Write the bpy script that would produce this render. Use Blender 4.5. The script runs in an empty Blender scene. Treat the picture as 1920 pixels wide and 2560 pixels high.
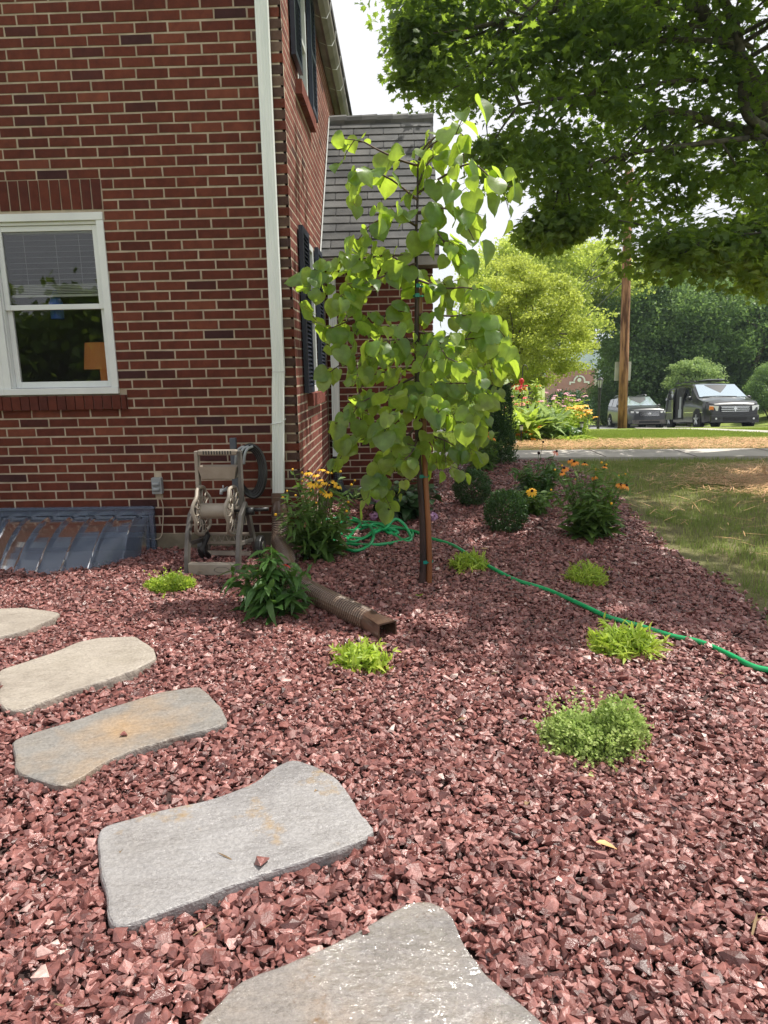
import bpy, bmesh, math, random
import numpy as np
from mathutils import Vector, Matrix
rng = np.random.default_rng(11)
random.seed(5)
S = bpy.context.scene
COL = S.collection
rad = math.radians

# ------------------------------------------------------------------ camera
F, PITCH, YAW, ROLL = 1725.0, rad(11.7), rad(1.59), rad(1.015)
EYE = np.array([0.0, 0.0, 1.30])
fw = np.array([-math.sin(YAW) * math.cos(PITCH), math.cos(YAW) * math.cos(PITCH), -math.sin(PITCH)])
r0 = np.array([math.cos(YAW), math.sin(YAW), 0.0]); u0 = np.cross(r0, fw)
rt = r0 * math.cos(ROLL) - u0 * math.sin(ROLL); up = u0 * math.cos(ROLL) + r0 * math.sin(ROLL)
cam_d = bpy.data.cameras.new("camera"); cam = bpy.data.objects.new("camera", cam_d); COL.objects.link(cam)
m = Matrix.Identity(4)
for i in range(3):
    m[i][0], m[i][1], m[i][2], m[i][3] = rt[i], up[i], -fw[i], EYE[i]
cam.matrix_world = m
cam_d.sensor_fit = 'HORIZONTAL'; cam_d.sensor_width = 36; cam_d.lens = 36 * F / 1920
cam_d.clip_start = 0.05; cam_d.clip_end = 6000
S.camera = cam

# ------------------------------------------------------------------ world, sun, exposure
SUNV = Vector((0.47, 0.20, 1.0)).normalized()
SUN_EL = math.asin(SUNV.z); SUN_AZ = math.atan2(SUNV.x, SUNV.y)
W = bpy.data.worlds.new("World"); S.world = W; W.use_nodes = True
nt = W.node_tree; nt.nodes.clear()
out = nt.nodes.new('ShaderNodeOutputWorld'); bg = nt.nodes.new('ShaderNodeBackground')
sky = nt.nodes.new('ShaderNodeTexSky'); sky.sky_type = 'NISHITA'; sky.sun_disc = False
sky.sun_elevation = SUN_EL; sky.sun_rotation = SUN_AZ
tc = nt.nodes.new('ShaderNodeTexCoord'); nz = nt.nodes.new('ShaderNodeTexNoise')
mp = nt.nodes.new('ShaderNodeMapping'); mp.inputs['Scale'].default_value = (1, 1, 2.2)
nt.links.new(tc.outputs['Generated'], mp.inputs['Vector']); nt.links.new(mp.outputs['Vector'], nz.inputs['Vector'])
nz.inputs['Scale'].default_value = 2.3; nz.inputs['Detail'].default_value = 6; nz.inputs['Roughness'].default_value = .5
cr = nt.nodes.new('ShaderNodeValToRGB')
cr.color_ramp.elements[0].position = .30; cr.color_ramp.elements[0].color = (.86, .86, .86, 1)
cr.color_ramp.elements[1].position = .62; cr.color_ramp.elements[1].color = (1, 1, 1, 1)
nt.links.new(nz.outputs['Fac'], cr.inputs['Fac'])
nz2 = nt.nodes.new('ShaderNodeTexNoise'); nz2.inputs['Scale'].default_value = 3.2; nz2.inputs['Detail'].default_value = 4
nt.links.new(mp.outputs['Vector'], nz2.inputs['Vector'])
cc = nt.nodes.new('ShaderNodeValToRGB')
cc.color_ramp.elements[0].position = .35; cc.color_ramp.elements[0].color = (7.3, 7.35, 7.65, 1)
cc.color_ramp.elements[1].position = .65; cc.color_ramp.elements[1].color = (8.6, 8.65, 8.8, 1)
nt.links.new(nz2.outputs['Fac'], cc.inputs['Fac'])
mx = nt.nodes.new('ShaderNodeMix'); mx.data_type = 'RGBA'
nt.links.new(cr.outputs['Color'], mx.inputs['Factor']); nt.links.new(sky.outputs['Color'], mx.inputs['A'])
nt.links.new(cc.outputs['Color'], mx.inputs['B'])
nt.links.new(mx.outputs['Result'], bg.inputs['Color']); bg.inputs['Strength'].default_value = 0.10
nt.links.new(bg.outputs['Background'], out.inputs['Surface'])
sl = bpy.data.lights.new("sun", 'SUN'); sl.energy = 5.0; sl.angle = rad(0.53); sl.color = (1.0, .955, .87)
so = bpy.data.objects.new("sun", sl); COL.objects.link(so)
so.rotation_euler = (-SUNV).to_track_quat('-Z', 'Y').to_euler()
so.location = (3, 2, 20)
S.view_settings.view_transform = 'Standard'; S.view_settings.look = 'None'
S.view_settings.exposure = 0.42; S.view_settings.gamma = 1.0
S.cycles.max_bounces = 8; S.cycles.transparent_max_bounces = 16; S.cycles.diffuse_bounces = 4
S.cycles.caustics_reflective = False; S.cycles.caustics_refractive = False

# ------------------------------------------------------------------ measuring helpers
def ray(u, v):
    return fw + rt * (u - 960) / F - up * (v - 1280) / F
def at(u, v, Y):                       # the place seen at a photo position, at distance Y in front of the camera
    d = ray(u, v); return EYE + d * (Y / d[1])
def gz(u, v, z=0.0):                   # the place seen at a photo position, at height z
    d = ray(u, v); return EYE + d * ((z - EYE[2]) / d[2])
TY = [-60, 11.3, 14, 17, 20, 22, 26, 34, 45, 60, 90, 200, 4000]
TZ = [0, 0, -.10, -.26, -.47, -.65, -1.12, -1.82, -2.55, -3.75, -6.5, -12, -12]
def T(x, y):
    z = np.interp(y, TY, TZ)
    z = z + np.clip(np.asarray(x) - 15.8, 0, 16) * .17 * np.clip((np.asarray(y) - 14) / 10, 0, 1)
    return z

# ------------------------------------------------------------------ object helpers
def tag(o, label=None, cat=None, group=None, kind=None):
    if label: o['label'] = label
    if cat: o['category'] = cat
    if group: o['group'] = group
    if kind: o['kind'] = kind
    return o
def thing(name, loc, label, cat, group=None, rz=0.0):
    o = bpy.data.objects.new(name, None); COL.objects.link(o)
    o.empty_display_size = .1
    o.location = loc; o.rotation_euler = (0, 0, rz)
    return tag(o, label, cat, group)
def mesh_obj(name, V, loops, starts, totals, mats, parent=None, rnd=None, smooth=False, mi=None):
    me = bpy.data.meshes.new(name)
    V = np.asarray(V, dtype=np.float32)
    me.vertices.add(len(V)); me.vertices.foreach_set('co', V.ravel())
    me.loops.add(len(loops)); me.loops.foreach_set('vertex_index', np.asarray(loops, dtype=np.int32))
    me.polygons.add(len(starts))
    me.polygons.foreach_set('loop_start', np.asarray(starts, dtype=np.int32))
    me.polygons.foreach_set('loop_total', np.asarray(totals, dtype=np.int32))
    me.polygons.foreach_set('use_smooth', np.full(len(starts), bool(smooth)))
    if mi is not None: me.polygons.foreach_set('material_index', np.asarray(mi, dtype=np.int32))
    if not isinstance(mats, (list, tuple)): mats = [mats]
    for k in mats: me.materials.append(k)
    if rnd is not None:
        a = me.attributes.new('rnd', 'FLOAT', 'POINT'); a.data.foreach_set('value', np.asarray(rnd, dtype=np.float32))
    me.update(calc_edges=True); me.validate()
    o = bpy.data.objects.new(name, me); COL.objects.link(o)
    if parent: o.parent = parent
    return o
class MB:
    def __init__(s): s.V = []; s.F = []; s.r = []; s.mi = []; s.n = 0
    def add(s, V, Fc, r=.5, mi=0):
        V = np.asarray(V, float); s.V.append(V)
        for f in Fc: s.F.append([i + s.n for i in f]); s.mi.append(mi)
        s.r.append(np.full(len(V), r)); s.n += len(V); return s
    def box(s, a, b, r=.5, mi=0, M=None):
        a = np.asarray(a, float); b = np.asarray(b, float)
        V = np.array([[x, y, z] for z in (a[2], b[2]) for y in (a[1], b[1]) for x in (a[0], b[0])])
        if M is not None: V = V @ M[:3, :3].T + M[:3, 3]
        return s.add(V, [(0, 2, 3, 1), (4, 5, 7, 6), (0, 1, 5, 4), (2, 6, 7, 3), (0, 4, 6, 2), (1, 3, 7, 5)], r, mi)
    def tube(s, P, Rd, n=8, r=.5, mi=0, cap=True, flat=1.0):
        P = np.asarray(P, float)
        if np.isscalar(Rd): Rd = [Rd] * len(P)
        ref = np.array([0, 0, 1.0]); V = []; prev = None
        for i, p in enumerate(P):
            t = P[min(i + 1, len(P) - 1)] - P[max(i - 1, 0)]; t = t / (np.linalg.norm(t) + 1e-9)
            if prev is None:
                a = np.cross(t, ref if abs(t[2]) < .9 else np.array([1.0, 0, 0]))
            else: a = prev - t * (prev @ t)
            a /= np.linalg.norm(a) + 1e-9; prev = a; b = np.cross(t, a)
            for k in range(n):
                w = 2 * math.pi * k / n
                V.append(p + (a * math.cos(w) + b * math.sin(w) * flat) * Rd[i])
        Fc = [(i * n + k, i * n + (k + 1) % n, (i + 1) * n + (k + 1) % n, (i + 1) * n + k) for i in range(len(P) - 1) for k in range(n)]
        if cap:
            Fc.append(tuple(range(n - 1, -1, -1))); Fc.append(tuple((len(P) - 1) * n + k for k in range(n)))
        return s.add(V, Fc, r, mi)
    def cyl(s, a, b, R0, R1=None, n=16, r=.5, mi=0): return s.tube([a, b], [R0, R0 if R1 is None else R1], n, r, mi)
    def prism(s, pts, z0, z1, r=.5, mi=0):
        n = len(pts); V = [(x, y, z0) for x, y in pts] + [(x, y, z1) for x, y in pts]
        Fc = [tuple(range(n - 1, -1, -1)), tuple(range(n, 2 * n))] + [(i, (i + 1) % n, n + (i + 1) % n, n + i) for i in range(n)]
        return s.add(V, Fc, r, mi)
    def sphere(s, c, R, nu=12, nv=8, r=.5, mi=0):
        R = np.broadcast_to(np.asarray(R, float), (3,)); V = [(0, 0, -1)]
        for j in range(1, nv):
            ph = -math.pi / 2 + math.pi * j / nv
            for i in range(nu): V.append((math.cos(ph) * math.cos(2 * math.pi * i / nu), math.cos(ph) * math.sin(2 * math.pi * i / nu), math.sin(ph)))
        V.append((0, 0, 1)); V = np.array(V) * R + np.asarray(c)
        Fc = [(0, 1 + (i + 1) % nu, 1 + i) for i in range(nu)]
        for j in range(nv - 2):
            for i in range(nu):
                a = 1 + j * nu + i; b = 1 + j * nu + (i + 1) % nu; Fc.append((a, b, b + nu, a + nu))
        t = 1 + (nv - 2) * nu; e = len(V) - 1
        Fc += [(t + i, t + (i + 1) % nu, e) for i in range(nu)]
        return s.add(V, Fc, r, mi)
    def build(s, name, mats, parent=None, smooth=False, bevel=0):
        V = np.concatenate(s.V); loops = [i for f in s.F for i in f]; tot = [len(f) for f in s.F]
        st = np.concatenate([[0], np.cumsum(tot)[:-1]])
        o = mesh_obj(name, V, loops, st, tot, mats, parent, np.concatenate(s.r), smooth, s.mi)
        if bevel:
            b = o.modifiers.new('bevel', 'BEVEL'); b.width = bevel; b.segments = 2; b.limit_method = 'ANGLE'
        if smooth: o.data.shade_smooth() if hasattr(o.data, 'shade_smooth') else None
        return o
def inst(name, templates, pick, Mx, Tx, mats, parent=None, rnd=None, smooth=False, extra=None):
    """many small pieces of one stuff or one crown in one mesh. templates: list of (V, faces)"""
    Vs = []; Ls = []; St = []; Tt = []; Rs = []; vo = 0; lo = 0
    for k, (V, Fc) in enumerate(templates):
        idx = np.nonzero(pick == k)[0]
        if len(idx) == 0: continue
        V = np.asarray(V, float); n = len(V)
        W_ = np.einsum('nij,kj->nki', Mx[idx], V) + Tx[idx][:, None, :]
        Vs.append(W_.reshape(-1, 3))
        fl = np.array([i for f in Fc for i in f]); ft = np.array([len(f) for f in Fc])
        L_ = (fl[None, :] + (np.arange(len(idx)) * n)[:, None] + vo).ravel(); Ls.append(L_)
        tt = np.tile(ft, len(idx)); st = np.concatenate([[0], np.cumsum(tt)[:-1]]) + lo
        St.append(st); Tt.append(tt); Rs.append(np.repeat((rnd[idx] if rnd is not None else np.full(len(idx), .5)), n))
        vo += len(idx) * n; lo += len(L_)
    if extra is not None:      # (V, faces list, rnd)
        pass
    return mesh_obj(name, np.concatenate(Vs), np.concatenate(Ls), np.concatenate(St), np.concatenate(Tt), mats, parent, np.concatenate(Rs), smooth)
def frames(d, n_hint):
    """matrices whose Y column is d and whose Z column is near n_hint"""
    d = d / np.linalg.norm(d, axis=1, keepdims=True)
    x = np.cross(d, n_hint); x /= np.linalg.norm(x, axis=1, keepdims=True) + 1e-9
    z = np.cross(x, d)
    return np.stack([x, d, z], axis=2)
def unit(v): return v / (np.linalg.norm(v, axis=-1, keepdims=True) + 1e-9)
def rdir(n): return unit(rng.normal(size=(n, 3)))
def copy_tree(o, parent=None):
    c = o.copy(); COL.objects.link(c)
    if parent: c.parent = parent
    for ch in list(o.children): copy_tree(ch, c)
    return c

# leaf templates, base at origin, pointing along +Y, width along X, face up +Z; unit length
def leaf_t(prof, fold=.15, droop=.25, width=1.0):
    V = []; Fc = []
    for t, w in prof:
        y = t; z = -droop * t * t
        V += [(-w * width, y, z + fold * w), (0, y, z), (w * width, y, z + fold * w)]
    for i in range(len(prof) - 1):
        a = i * 3; Fc += [(a, a + 1, a + 4, a + 3), (a + 1, a + 2, a + 5, a + 4)]
    return np.array(V), Fc
LANCE = [leaf_t([(0, .01), (.2, .09), (.45, .13), (.75, .08), (1, .005)], .3, dr) for dr in (.1, .4, .8)]
OVATE = [leaf_t([(0, .02), (.15, .17), (.4, .27), (.7, .19), (.9, .07), (1, .005)], .25, dr) for dr in (.1, .35, .7)]
ROUND = [leaf_t([(0, .05), (.25, .36), (.6, .38), (.9, .15), (1, .02)], .15, dr) for dr in (0, .2)]
SMALL = [leaf_t([(0, .03), (.4, .26), (.8, .18), (1, .01)], .2, dr) for dr in (0, .3)]
BLADE = [leaf_t([(0, .03), (.4, .04), (.75, .03), (1, .003)], .1, dr) for dr in (.1, .5, 1.0)]
def heart_t(cup, droop, wave=0.0):
    # heart-shaped leaf, base notch at the origin
    half = [(0, 0), (.12, -.085), (.28, -.09), (.44, .02), (.515, .20), (.50, .42), (.39, .63), (.21, .79), (.06, .89), (0, .97)]
    mid = [0, .0, .05, .15, .25, .42, .60, .76, .87, .97]
    V = []; Fc = []
    for i, (x, y) in enumerate(half):
        q = .5
        zz = lambda xx, yy: -droop * yy * yy + cup * abs(xx) + wave * math.sin(7 * yy + 3 * xx) * abs(xx)
        V += [(-x, y, zz(-x, y)), (-x * q, (y + mid[i]) / 2, zz(-x * q, y) * .8), (0, mid[i], zz(0, mid[i])), (x * q, (y + mid[i]) / 2, zz(x * q, y) * .8), (x, y, zz(x, y))]
    for i in range(len(half) - 1):
        a = i * 5
        for k in range(4): Fc.append((a + k, a + k + 1, a + 6 + k, a + 5 + k))
    return np.array(V), Fc
HEART = [heart_t(.1, .1, .1), heart_t(.35, .25, -.1), heart_t(-.3, .35, .12), heart_t(.6, .15, .1), heart_t(-.12, .5, .15)]
def maple_t(fold):
    P = [(0, 0), (.12, .05), (.42, -.02), (.34, .2), (.62, .42), (.33, .42), (.36, .66), (.17, .58), (0, 1.0)]
    V = [(x, y, fold * abs(x)) for x, y in P] + [(-x, y, fold * abs(x)) for x, y in P[1:-1]]
    n = len(P); L_ = list(range(n)); Rr = [0] + list(range(n, n + n - 2)) + [n - 1]
    V.append((0, .4, 0)); c = len(V) - 1
    Fc = [(c, L_[i], L_[i + 1]) for i in range(n - 1)] + [(c, Rr[i + 1], Rr[i]) for i in range(n - 1)]
    return np.array(V), Fc
MAPLE = [maple_t(.15), maple_t(-.25)]
def clump_t(k, n=5):   # a little spray of leaf-sized faces
    r_ = np.random.default_rng(k); V = []; Fc = []
    for i in range(n):
        c = r_.normal(size=3) * .32; d = unit(r_.normal(size=3)); e = unit(np.cross(d, r_.normal(size=3)))
        s_ = .42; b = len(V)
        V += [c, c + d * s_ * .5 + e * s_ * .32, c + d * s_, c + d * s_ * .5 - e * s_ * .32]; Fc.append((b, b + 1, b + 2, b + 3))
    return np.array(V), Fc
CLUMP = [clump_t(k) for k in range(6)]

# ------------------------------------------------------------------ materials
def base_mat(name):
    mt = bpy.data.materials.new(name); mt.use_nodes = True; n = mt.node_tree
    return mt, n, n.nodes['Principled BSDF'], n.nodes['Material Output']
def add_noise(n, scale, detail=4, rough=.55, vec=None, dim='Object', stretch=None):
    t = n.nodes.new('ShaderNodeTexNoise'); t.inputs['Scale'].default_value = scale; t.inputs['Detail'].default_value = detail
    t.inputs['Roughness'].default_value = rough
    c = n.nodes.new('ShaderNodeTexCoord')
    if stretch:
        mp_ = n.nodes.new('ShaderNodeMapping'); mp_.inputs['Scale'].default_value = stretch
        n.links.new(c.outputs[dim], mp_.inputs['Vector']); n.links.new(mp_.outputs['Vector'], t.inputs['Vector'])
    else: n.links.new(c.outputs[dim], t.inputs['Vector'])
    return t
def ramp(n, src, stops):
    r = n.nodes.new('ShaderNodeValToRGB')
    while len(r.color_ramp.elements) < len(stops): r.color_ramp.elements.new(.5)
    for e, (p, c) in zip(r.color_ramp.elements, stops): e.position = p; e.color = (*c, 1) if len(c) == 3 else c
    n.links.new(src, r.inputs['Fac']); return r
def mixc(n, fac, a, b, mode='MIX'):
    x = n.nodes.new('ShaderNodeMix'); x.data_type = 'RGBA'; x.blend_type = mode
    for s, v in (('Factor', fac), ('A', a), ('B', b)):
        if isinstance(v, (int, float)): x.inputs[s].default_value = v
        elif isinstance(v, tuple): x.inputs[s].default_value = (*v, 1)
        else: n.links.new(v, x.inputs[s])
    return x.outputs['Result']
def bumpn(n, src, strength, dist, p):
    b = n.nodes.new('ShaderNodeBump'); b.inputs['Strength'].default_value = strength; b.inputs['Distance'].default_value = dist
    n.links.new(src, b.inputs['Height']); n.links.new(b.outputs['Normal'], p.inputs['Normal']); return b
def pmat(name, c1, c2=None, scale=6, rough=.6, metal=0, bump=0, bscale=60, bdist=.005, spec=.5, coat=0, stretch=None, rnd=0, p0=.35, p1=.65):
    mt, n, p, o = base_mat(name)
    p.inputs['Roughness'].default_value = rough; p.inputs['Metallic'].default_value = metal
    p.inputs['Specular IOR Level'].default_value = spec; p.inputs['Coat Weight'].default_value = coat
    p.inputs['Coat Roughness'].default_value = .05
    col = None
    if c2 is not None:
        t = add_noise(n, scale, stretch=stretch); r = ramp(n, t.outputs['Fac'], [(p0, c1), (p1, c2)]); col = r.outputs['Color']
    if rnd:
        a = n.nodes.new('ShaderNodeAttribute'); a.attribute_name = 'rnd'
        rr = ramp(n, a.outputs['Fac'], [(0, (1 - rnd,) * 3), (1, (1, 1, 1))])
        col = mixc(n, 1.0, col if col is not None else c1, rr.outputs['Color'], 'MULTIPLY')
    if col is not None: n.links.new(col, p.inputs['Base Color'])
    else: p.inputs['Base Color'].default_value = (*c1, 1)
    if bump:
        t2 = add_noise(n, bscale, 5, .6, stretch=stretch); bumpn(n, t2.outputs['Fac'], bump, bdist, p)
    return mt
def leafmat(name, stops, trans, tw=.4, rough=.45, spec=.4, vein=0):
    """stops: ramp of leaf colours over the per-leaf random value; trans: colour of light let through"""
    mt, n, p, o = base_mat(name)
    a = n.nodes.new('ShaderNodeAttribute'); a.attribute_name = 'rnd'
    k = len(stops); r = ramp(n, a.outputs['Fac'], [(i / (k - 1), c) for i, c in enumerate(stops)])
    nz_ = add_noise(n, 25, 3); rr = ramp(n, nz_.outputs['Fac'], [(.3, (.8, .8, .8)), (.7, (1.15, 1.15, 1.15))])
    col = mixc(n, 1.0, r.outputs['Color'], rr.outputs['Color'], 'MULTIPLY')
    n.links.new(col, p.inputs['Base Color']); p.inputs['Roughness'].default_value = rough
    p.inputs['Specular IOR Level'].default_value = spec
    tr = n.nodes.new('ShaderNodeBsdfTranslucent')
    tcol = mixc(n, 1.0, rr.outputs['Color'], trans, 'MULTIPLY'); n.links.new(tcol, tr.inputs['Color'])
    ms = n.nodes.new('ShaderNodeMixShader'); ms.inputs['Fac'].default_value = tw
    n.links.new(p.outputs['BSDF'], ms.inputs[1]); n.links.new(tr.outputs['BSDF'], ms.inputs[2])
    n.links.new(ms.outputs['Shader'], o.inputs['Surface'])
    if vein: bumpn(n, add_noise(n, 90, 3).outputs['Fac'], vein, .002, p)
    return mt
def glassmat(name, tint, gloss=.12, rough=.02, dif=0.0, dcol=(.3, .35, .45), ior=1.45):
    mt, n, p, o = base_mat(name); n.nodes.remove(p)
    t = n.nodes.new('ShaderNodeBsdfTransparent'); t.inputs['Color'].default_value = (*tint, 1)
    g = n.nodes.new('ShaderNodeBsdfGlossy'); g.inputs['Roughness'].default_value = rough; g.inputs['Color'].default_value = (1, 1, 1, 1)
    fr = n.nodes.new('ShaderNodeFresnel'); fr.inputs['IOR'].default_value = ior
    ad = n.nodes.new('ShaderNodeMath'); ad.operation = 'ADD'; ad.inputs[1].default_value = gloss; ad.use_clamp = True
    n.links.new(fr.outputs['Fac'], ad.inputs[0])
    ms = n.nodes.new('ShaderNodeMixShader'); n.links.new(ad.outputs['Value'], ms.inputs['Fac'])
    src = t.outputs['BSDF']
    if dif:
        d = n.nodes.new('ShaderNodeBsdfDiffuse'); d.inputs['Color'].default_value = (*dcol, 1)
        m2 = n.nodes.new('ShaderNodeMixShader'); m2.inputs['Fac'].default_value = dif
        n.links.new(t.outputs['BSDF'], m2.inputs[1]); n.links.new(d.outputs['BSDF'], m2.inputs[2]); src = m2.outputs['Shader']
    n.links.new(src, ms.inputs[1]); n.links.new(g.outputs['BSDF'], ms.inputs[2]); n.links.new(ms.outputs['Shader'], o.inputs['Surface'])
    return mt

def brick_mat(name, stops, rib_axis=0):
    mt, n, p, o = base_mat(name)
    a = n.nodes.new('ShaderNodeAttribute'); a.attribute_name = 'rnd'
    r = ramp(n, a.outputs['Fac'], stops)
    t = add_noise(n, 14, 6, .65); rr = ramp(n, t.outputs['Fac'], [(.3, (.72, .70, .70)), (.7, (1.2, 1.2, 1.2))])
    c = mixc(n, 1.0, r.outputs['Color'], rr.outputs['Color'], 'MULTIPLY')
    wz = add_noise(n, 1.3, 5, .6); wzr = ramp(n, wz.outputs['Fac'], [(.3, (.74, .72, .72)), (.65, (1.1, 1.1, 1.1))]); c = mixc(n, 1.0, c, wzr.outputs['Color'], 'MULTIPLY')
    tcz = n.nodes.new('ShaderNodeTexCoord'); sz = n.nodes.new('ShaderNodeSeparateXYZ'); n.links.new(tcz.outputs['Object'], sz.inputs[0])      # rain splash and soil stain low on the wall
    az = n.nodes.new('ShaderNodeMath'); az.operation = 'MULTIPLY_ADD'; az.inputs[1].default_value = .55; n.links.new(add_noise(n, 3.5, 5, .65).outputs['Fac'], az.inputs[0]); n.links.new(sz.outputs['Z'], az.inputs[2])
    zr = ramp(n, az.outputs['Value'], [(.42, (.62, .57, .52)), (.72, (1, 1, 1))]); c = mixc(n, 1.0, c, zr.outputs['Color'], 'MULTIPLY')
    # wire-cut vertical scoring
    tcx = n.nodes.new('ShaderNodeTexCoord'); w = n.nodes.new('ShaderNodeTexWave'); w.bands_direction = 'X'
    w.inputs['Scale'].default_value = 52; w.inputs['Distortion'].default_value = 1.2; w.inputs['Detail'].default_value = 2; w.inputs['Detail Scale'].default_value = 2
    mpp = n.nodes.new('ShaderNodeMapping')
    if rib_axis == 1: mpp.inputs['Rotation'].default_value = (0, 0, rad(90))
    if rib_axis == 2: mpp.inputs['Rotation'].default_value = (0, rad(90), 0)
    n.links.new(tcx.outputs['Object'], mpp.inputs['Vector']); n.links.new(mpp.outputs['Vector'], w.inputs['Vector'])
    wr = ramp(n, w.outputs['Fac'], [(.1, (.72, .70, .70)), (.6, (1.08, 1.08, 1.08))])
    c = mixc(n, .75, c, mixc(n, 1.0, c, wr.outputs['Color'], 'MULTIPLY'))
    n.links.new(c, p.inputs['Base Color']); p.inputs['Roughness'].default_value = .82; p.inputs['Specular IOR Level'].default_value = .25
    b1 = bumpn(n, w.outputs['Fac'], .5, .002, p)
    b2 = n.nodes.new('ShaderNodeBump'); b2.inputs['Strength'].default_value = .5; b2.inputs['Distance'].default_value = .004
    n.links.new(add_noise(n, 60, 5, .6).outputs['Fac'], b2.inputs['Height']); n.links.new(b2.outputs['Normal'], b1.inputs['Normal'])
    return mt
RED = [(0, (.058, .020, .020)), (.05, (.085, .023, .017)), (.4, (.115, .028, .0165)), (.75, (.142, .036, .020)), (1, (.19, .055, .031))]
M_brick = brick_mat('red brick', RED, 0)
M_brick_side = brick_mat('red brick sunlit side', [(0, (.10, .035, .03)), (.05, (.16, .05, .04)), (.4, (.20, .062, .047)), (1, (.28, .10, .075))], 1)  # paler copy of the brick; this wall's sunlight is put into the colour
M_brick_wing = brick_mat('red brick wing', RED, 0)
M_brick_up = brick_mat('standing brick', RED, 2)
M_quoin = brick_mat('weathered brown brick', [(0, (.065, .038, .034)), (.3, (.095, .052, .040)), (.7, (.14, .085, .064)), (1, (.22, .155, .118))], 0)
M_mortar = pmat('mortar', (.33, .265, .195), (.48, .395, .30), 9, .9, bump=.6, bscale=160, bdist=.004)
M_found = pmat('mossy foundation', (.075, .062, .035), (.23, .19, .135), 5, .9, bump=.6, bscale=30)
M_white = pmat('white vinyl', (.62, .64, .64), (.72, .74, .73), 3, .35, bump=.05)
M_spout = pmat('white aluminium spout', (.68, .72, .70), (.80, .82, .80), 2.5, .4, stretch=(8, 8, 1))
M_navy = pmat('navy shutter paint', (.012, .018, .035), (.02, .028, .05), 8, .4)
M_gutter = pmat('weathered gutter', (.16, .145, .13), (.27, .25, .22), 4, .6, bump=.1)
M_dark = pmat('dark', (.012, .011, .011), None, rough=.7)
M_room = pmat('room wall', (.16, .14, .125), None, rough=.9)
M_blind = pmat('blind', (.62, .62, .58), None, rough=.6)
M_lampsh = pmat('orange shade', (.40, .16, .05), None, rough=.8)
M_lampsh.node_tree.nodes['Principled BSDF'].inputs['Emission Color'].default_value = (.8, .30, .09, 1); M_lampsh.node_tree.nodes['Principled BSDF'].inputs['Emission Strength'].default_value = .11  # faint glow added so the shade shows in the dark room
M_blue = pmat('blue glaze', (.05, .16, .75), None)
M_wellglass = pmat('dark basement glass', (.006, .012, .03), None, rough=.15)
M_pane = glassmat('window glass', (.84, .86, .86), .045, .012)
M_pane_side = glassmat('side glass', (.4, .42, .42), .35, .01)
M_slate = pmat('roof shingle', (.085, .086, .088), (.165, .163, .16), 3.5, .9, bump=.5, bscale=50, rnd=.45, stretch=(1, 1, 2))
M_grayplastic = pmat('grey plastic', (.25, .27, .28), (.33, .35, .36), 8, .45)
M_postgray = pmat('slate grey metal', (.07, .08, .10), (.11, .12, .14), 8, .5)
M_taupe = pmat('taupe plastic', (.25, .21, .17), (.36, .31, .255), 5, .45, bump=.15, bscale=30)
M_taupe_d = pmat('dark taupe plastic', (.07, .062, .055), (.13, .115, .102), 9, .5, bump=.2, bscale=50)
M_black = pmat('black plastic', (.012, .012, .013), (.03, .03, .03), 9, .4)
M_brownpipe = pmat('brown pipe', (.07, .04, .028), (.15, .09, .062), 7, .33, bump=.1, bscale=40, p0=.4, p1=.7)
M_ridge = pmat('brown pipe ridge highlight', (.24, .17, .12), (.36, .27, .20), 9, .3)  # lighter colour stands in for light caught on the ribs
M_beige = pmat('beige cable', (.42, .34, .25), None, rough=.5)
M_hose = pmat('green hose', (.005, .25, .075), (.01, .36, .12), 6, .28, spec=.6)
M_bark = pmat('redbud bark', (.014, .007, .006), (.05, .024, .019), 30, .55, bump=.8, bscale=70, stretch=(1, 1, .25))
M_stake = pmat('wet wooden stake', (.16, .055, .02), (.27, .105, .04), 6, .4, bump=.25, bscale=50, stretch=(2, 2, .3))
M_tie = pmat('teal tie', (.0, .22, .17), None, rough=.35)
M_twig = pmat('twig', (.06, .035, .03), (.12, .07, .05), 10, .7)
M_limb = pmat('maple limb', (.045, .038, .03), (.13, .11, .09), 12, .85, bump=.7, bscale=40)
M_soil = pmat('damp soil', (.028, .014, .013), (.07, .035, .03), 20, .85, bump=.8, bscale=80)
M_concrete = pmat('concrete', (.36, .33, .29), (.52, .48, .43), 1.6, .85, bump=.3, bscale=80)
M_asphalt = pmat('asphalt', (.20, .20, .21), (.27, .27, .28), 2, .9, bump=.3, bscale=200)
M_pole = pmat('creosoted pole', (.10, .035, .018), (.42, .21, .12), 2.2, .8, bump=.8, bscale=18, stretch=(5, 5, .6), p0=.38, p1=.6)
M_steel = pmat('galvanised', (.45, .46, .47), (.60, .61, .62), 4, .5)
M_wire = pmat('wire', (.10, .11, .10), None, rough=.6)

def gravel_mat():
    mt, n, p, o = base_mat('red stone chips')
    a = n.nodes.new('ShaderNodeAttribute'); a.attribute_name = 'rnd'
    r = ramp(n, a.outputs['Fac'], [(0, (.066, .027, .025)), (.3, (.155, .058, .050)), (.6, (.248, .098, .084)), (.85, (.345, .158, .138)), (.94, (.47, .265, .235)), (1, (.61, .48, .43))])
    t = add_noise(n, 45, 5, .6); rr = ramp(n, t.outputs['Fac'], [(.3, (.68, .66, .66)), (.7, (1.25, 1.25, 1.27))])
    c = mixc(n, 1.0, r.outputs['Color'], rr.outputs['Color'], 'MULTIPLY'); n.links.new(c, p.inputs['Base Color'])
    tr_ = add_noise(n, 9, 3); q = ramp(n, tr_.outputs['Fac'], [(.35, (.22,) * 3), (.65, (.5,) * 3)])
    n.links.new(q.outputs['Color'], p.inputs['Roughness']); p.inputs['Specular IOR Level'].default_value = .6
    bumpn(n, add_noise(n, 150, 4, .65).outputs['Fac'], .55, .004, p); return mt
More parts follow.
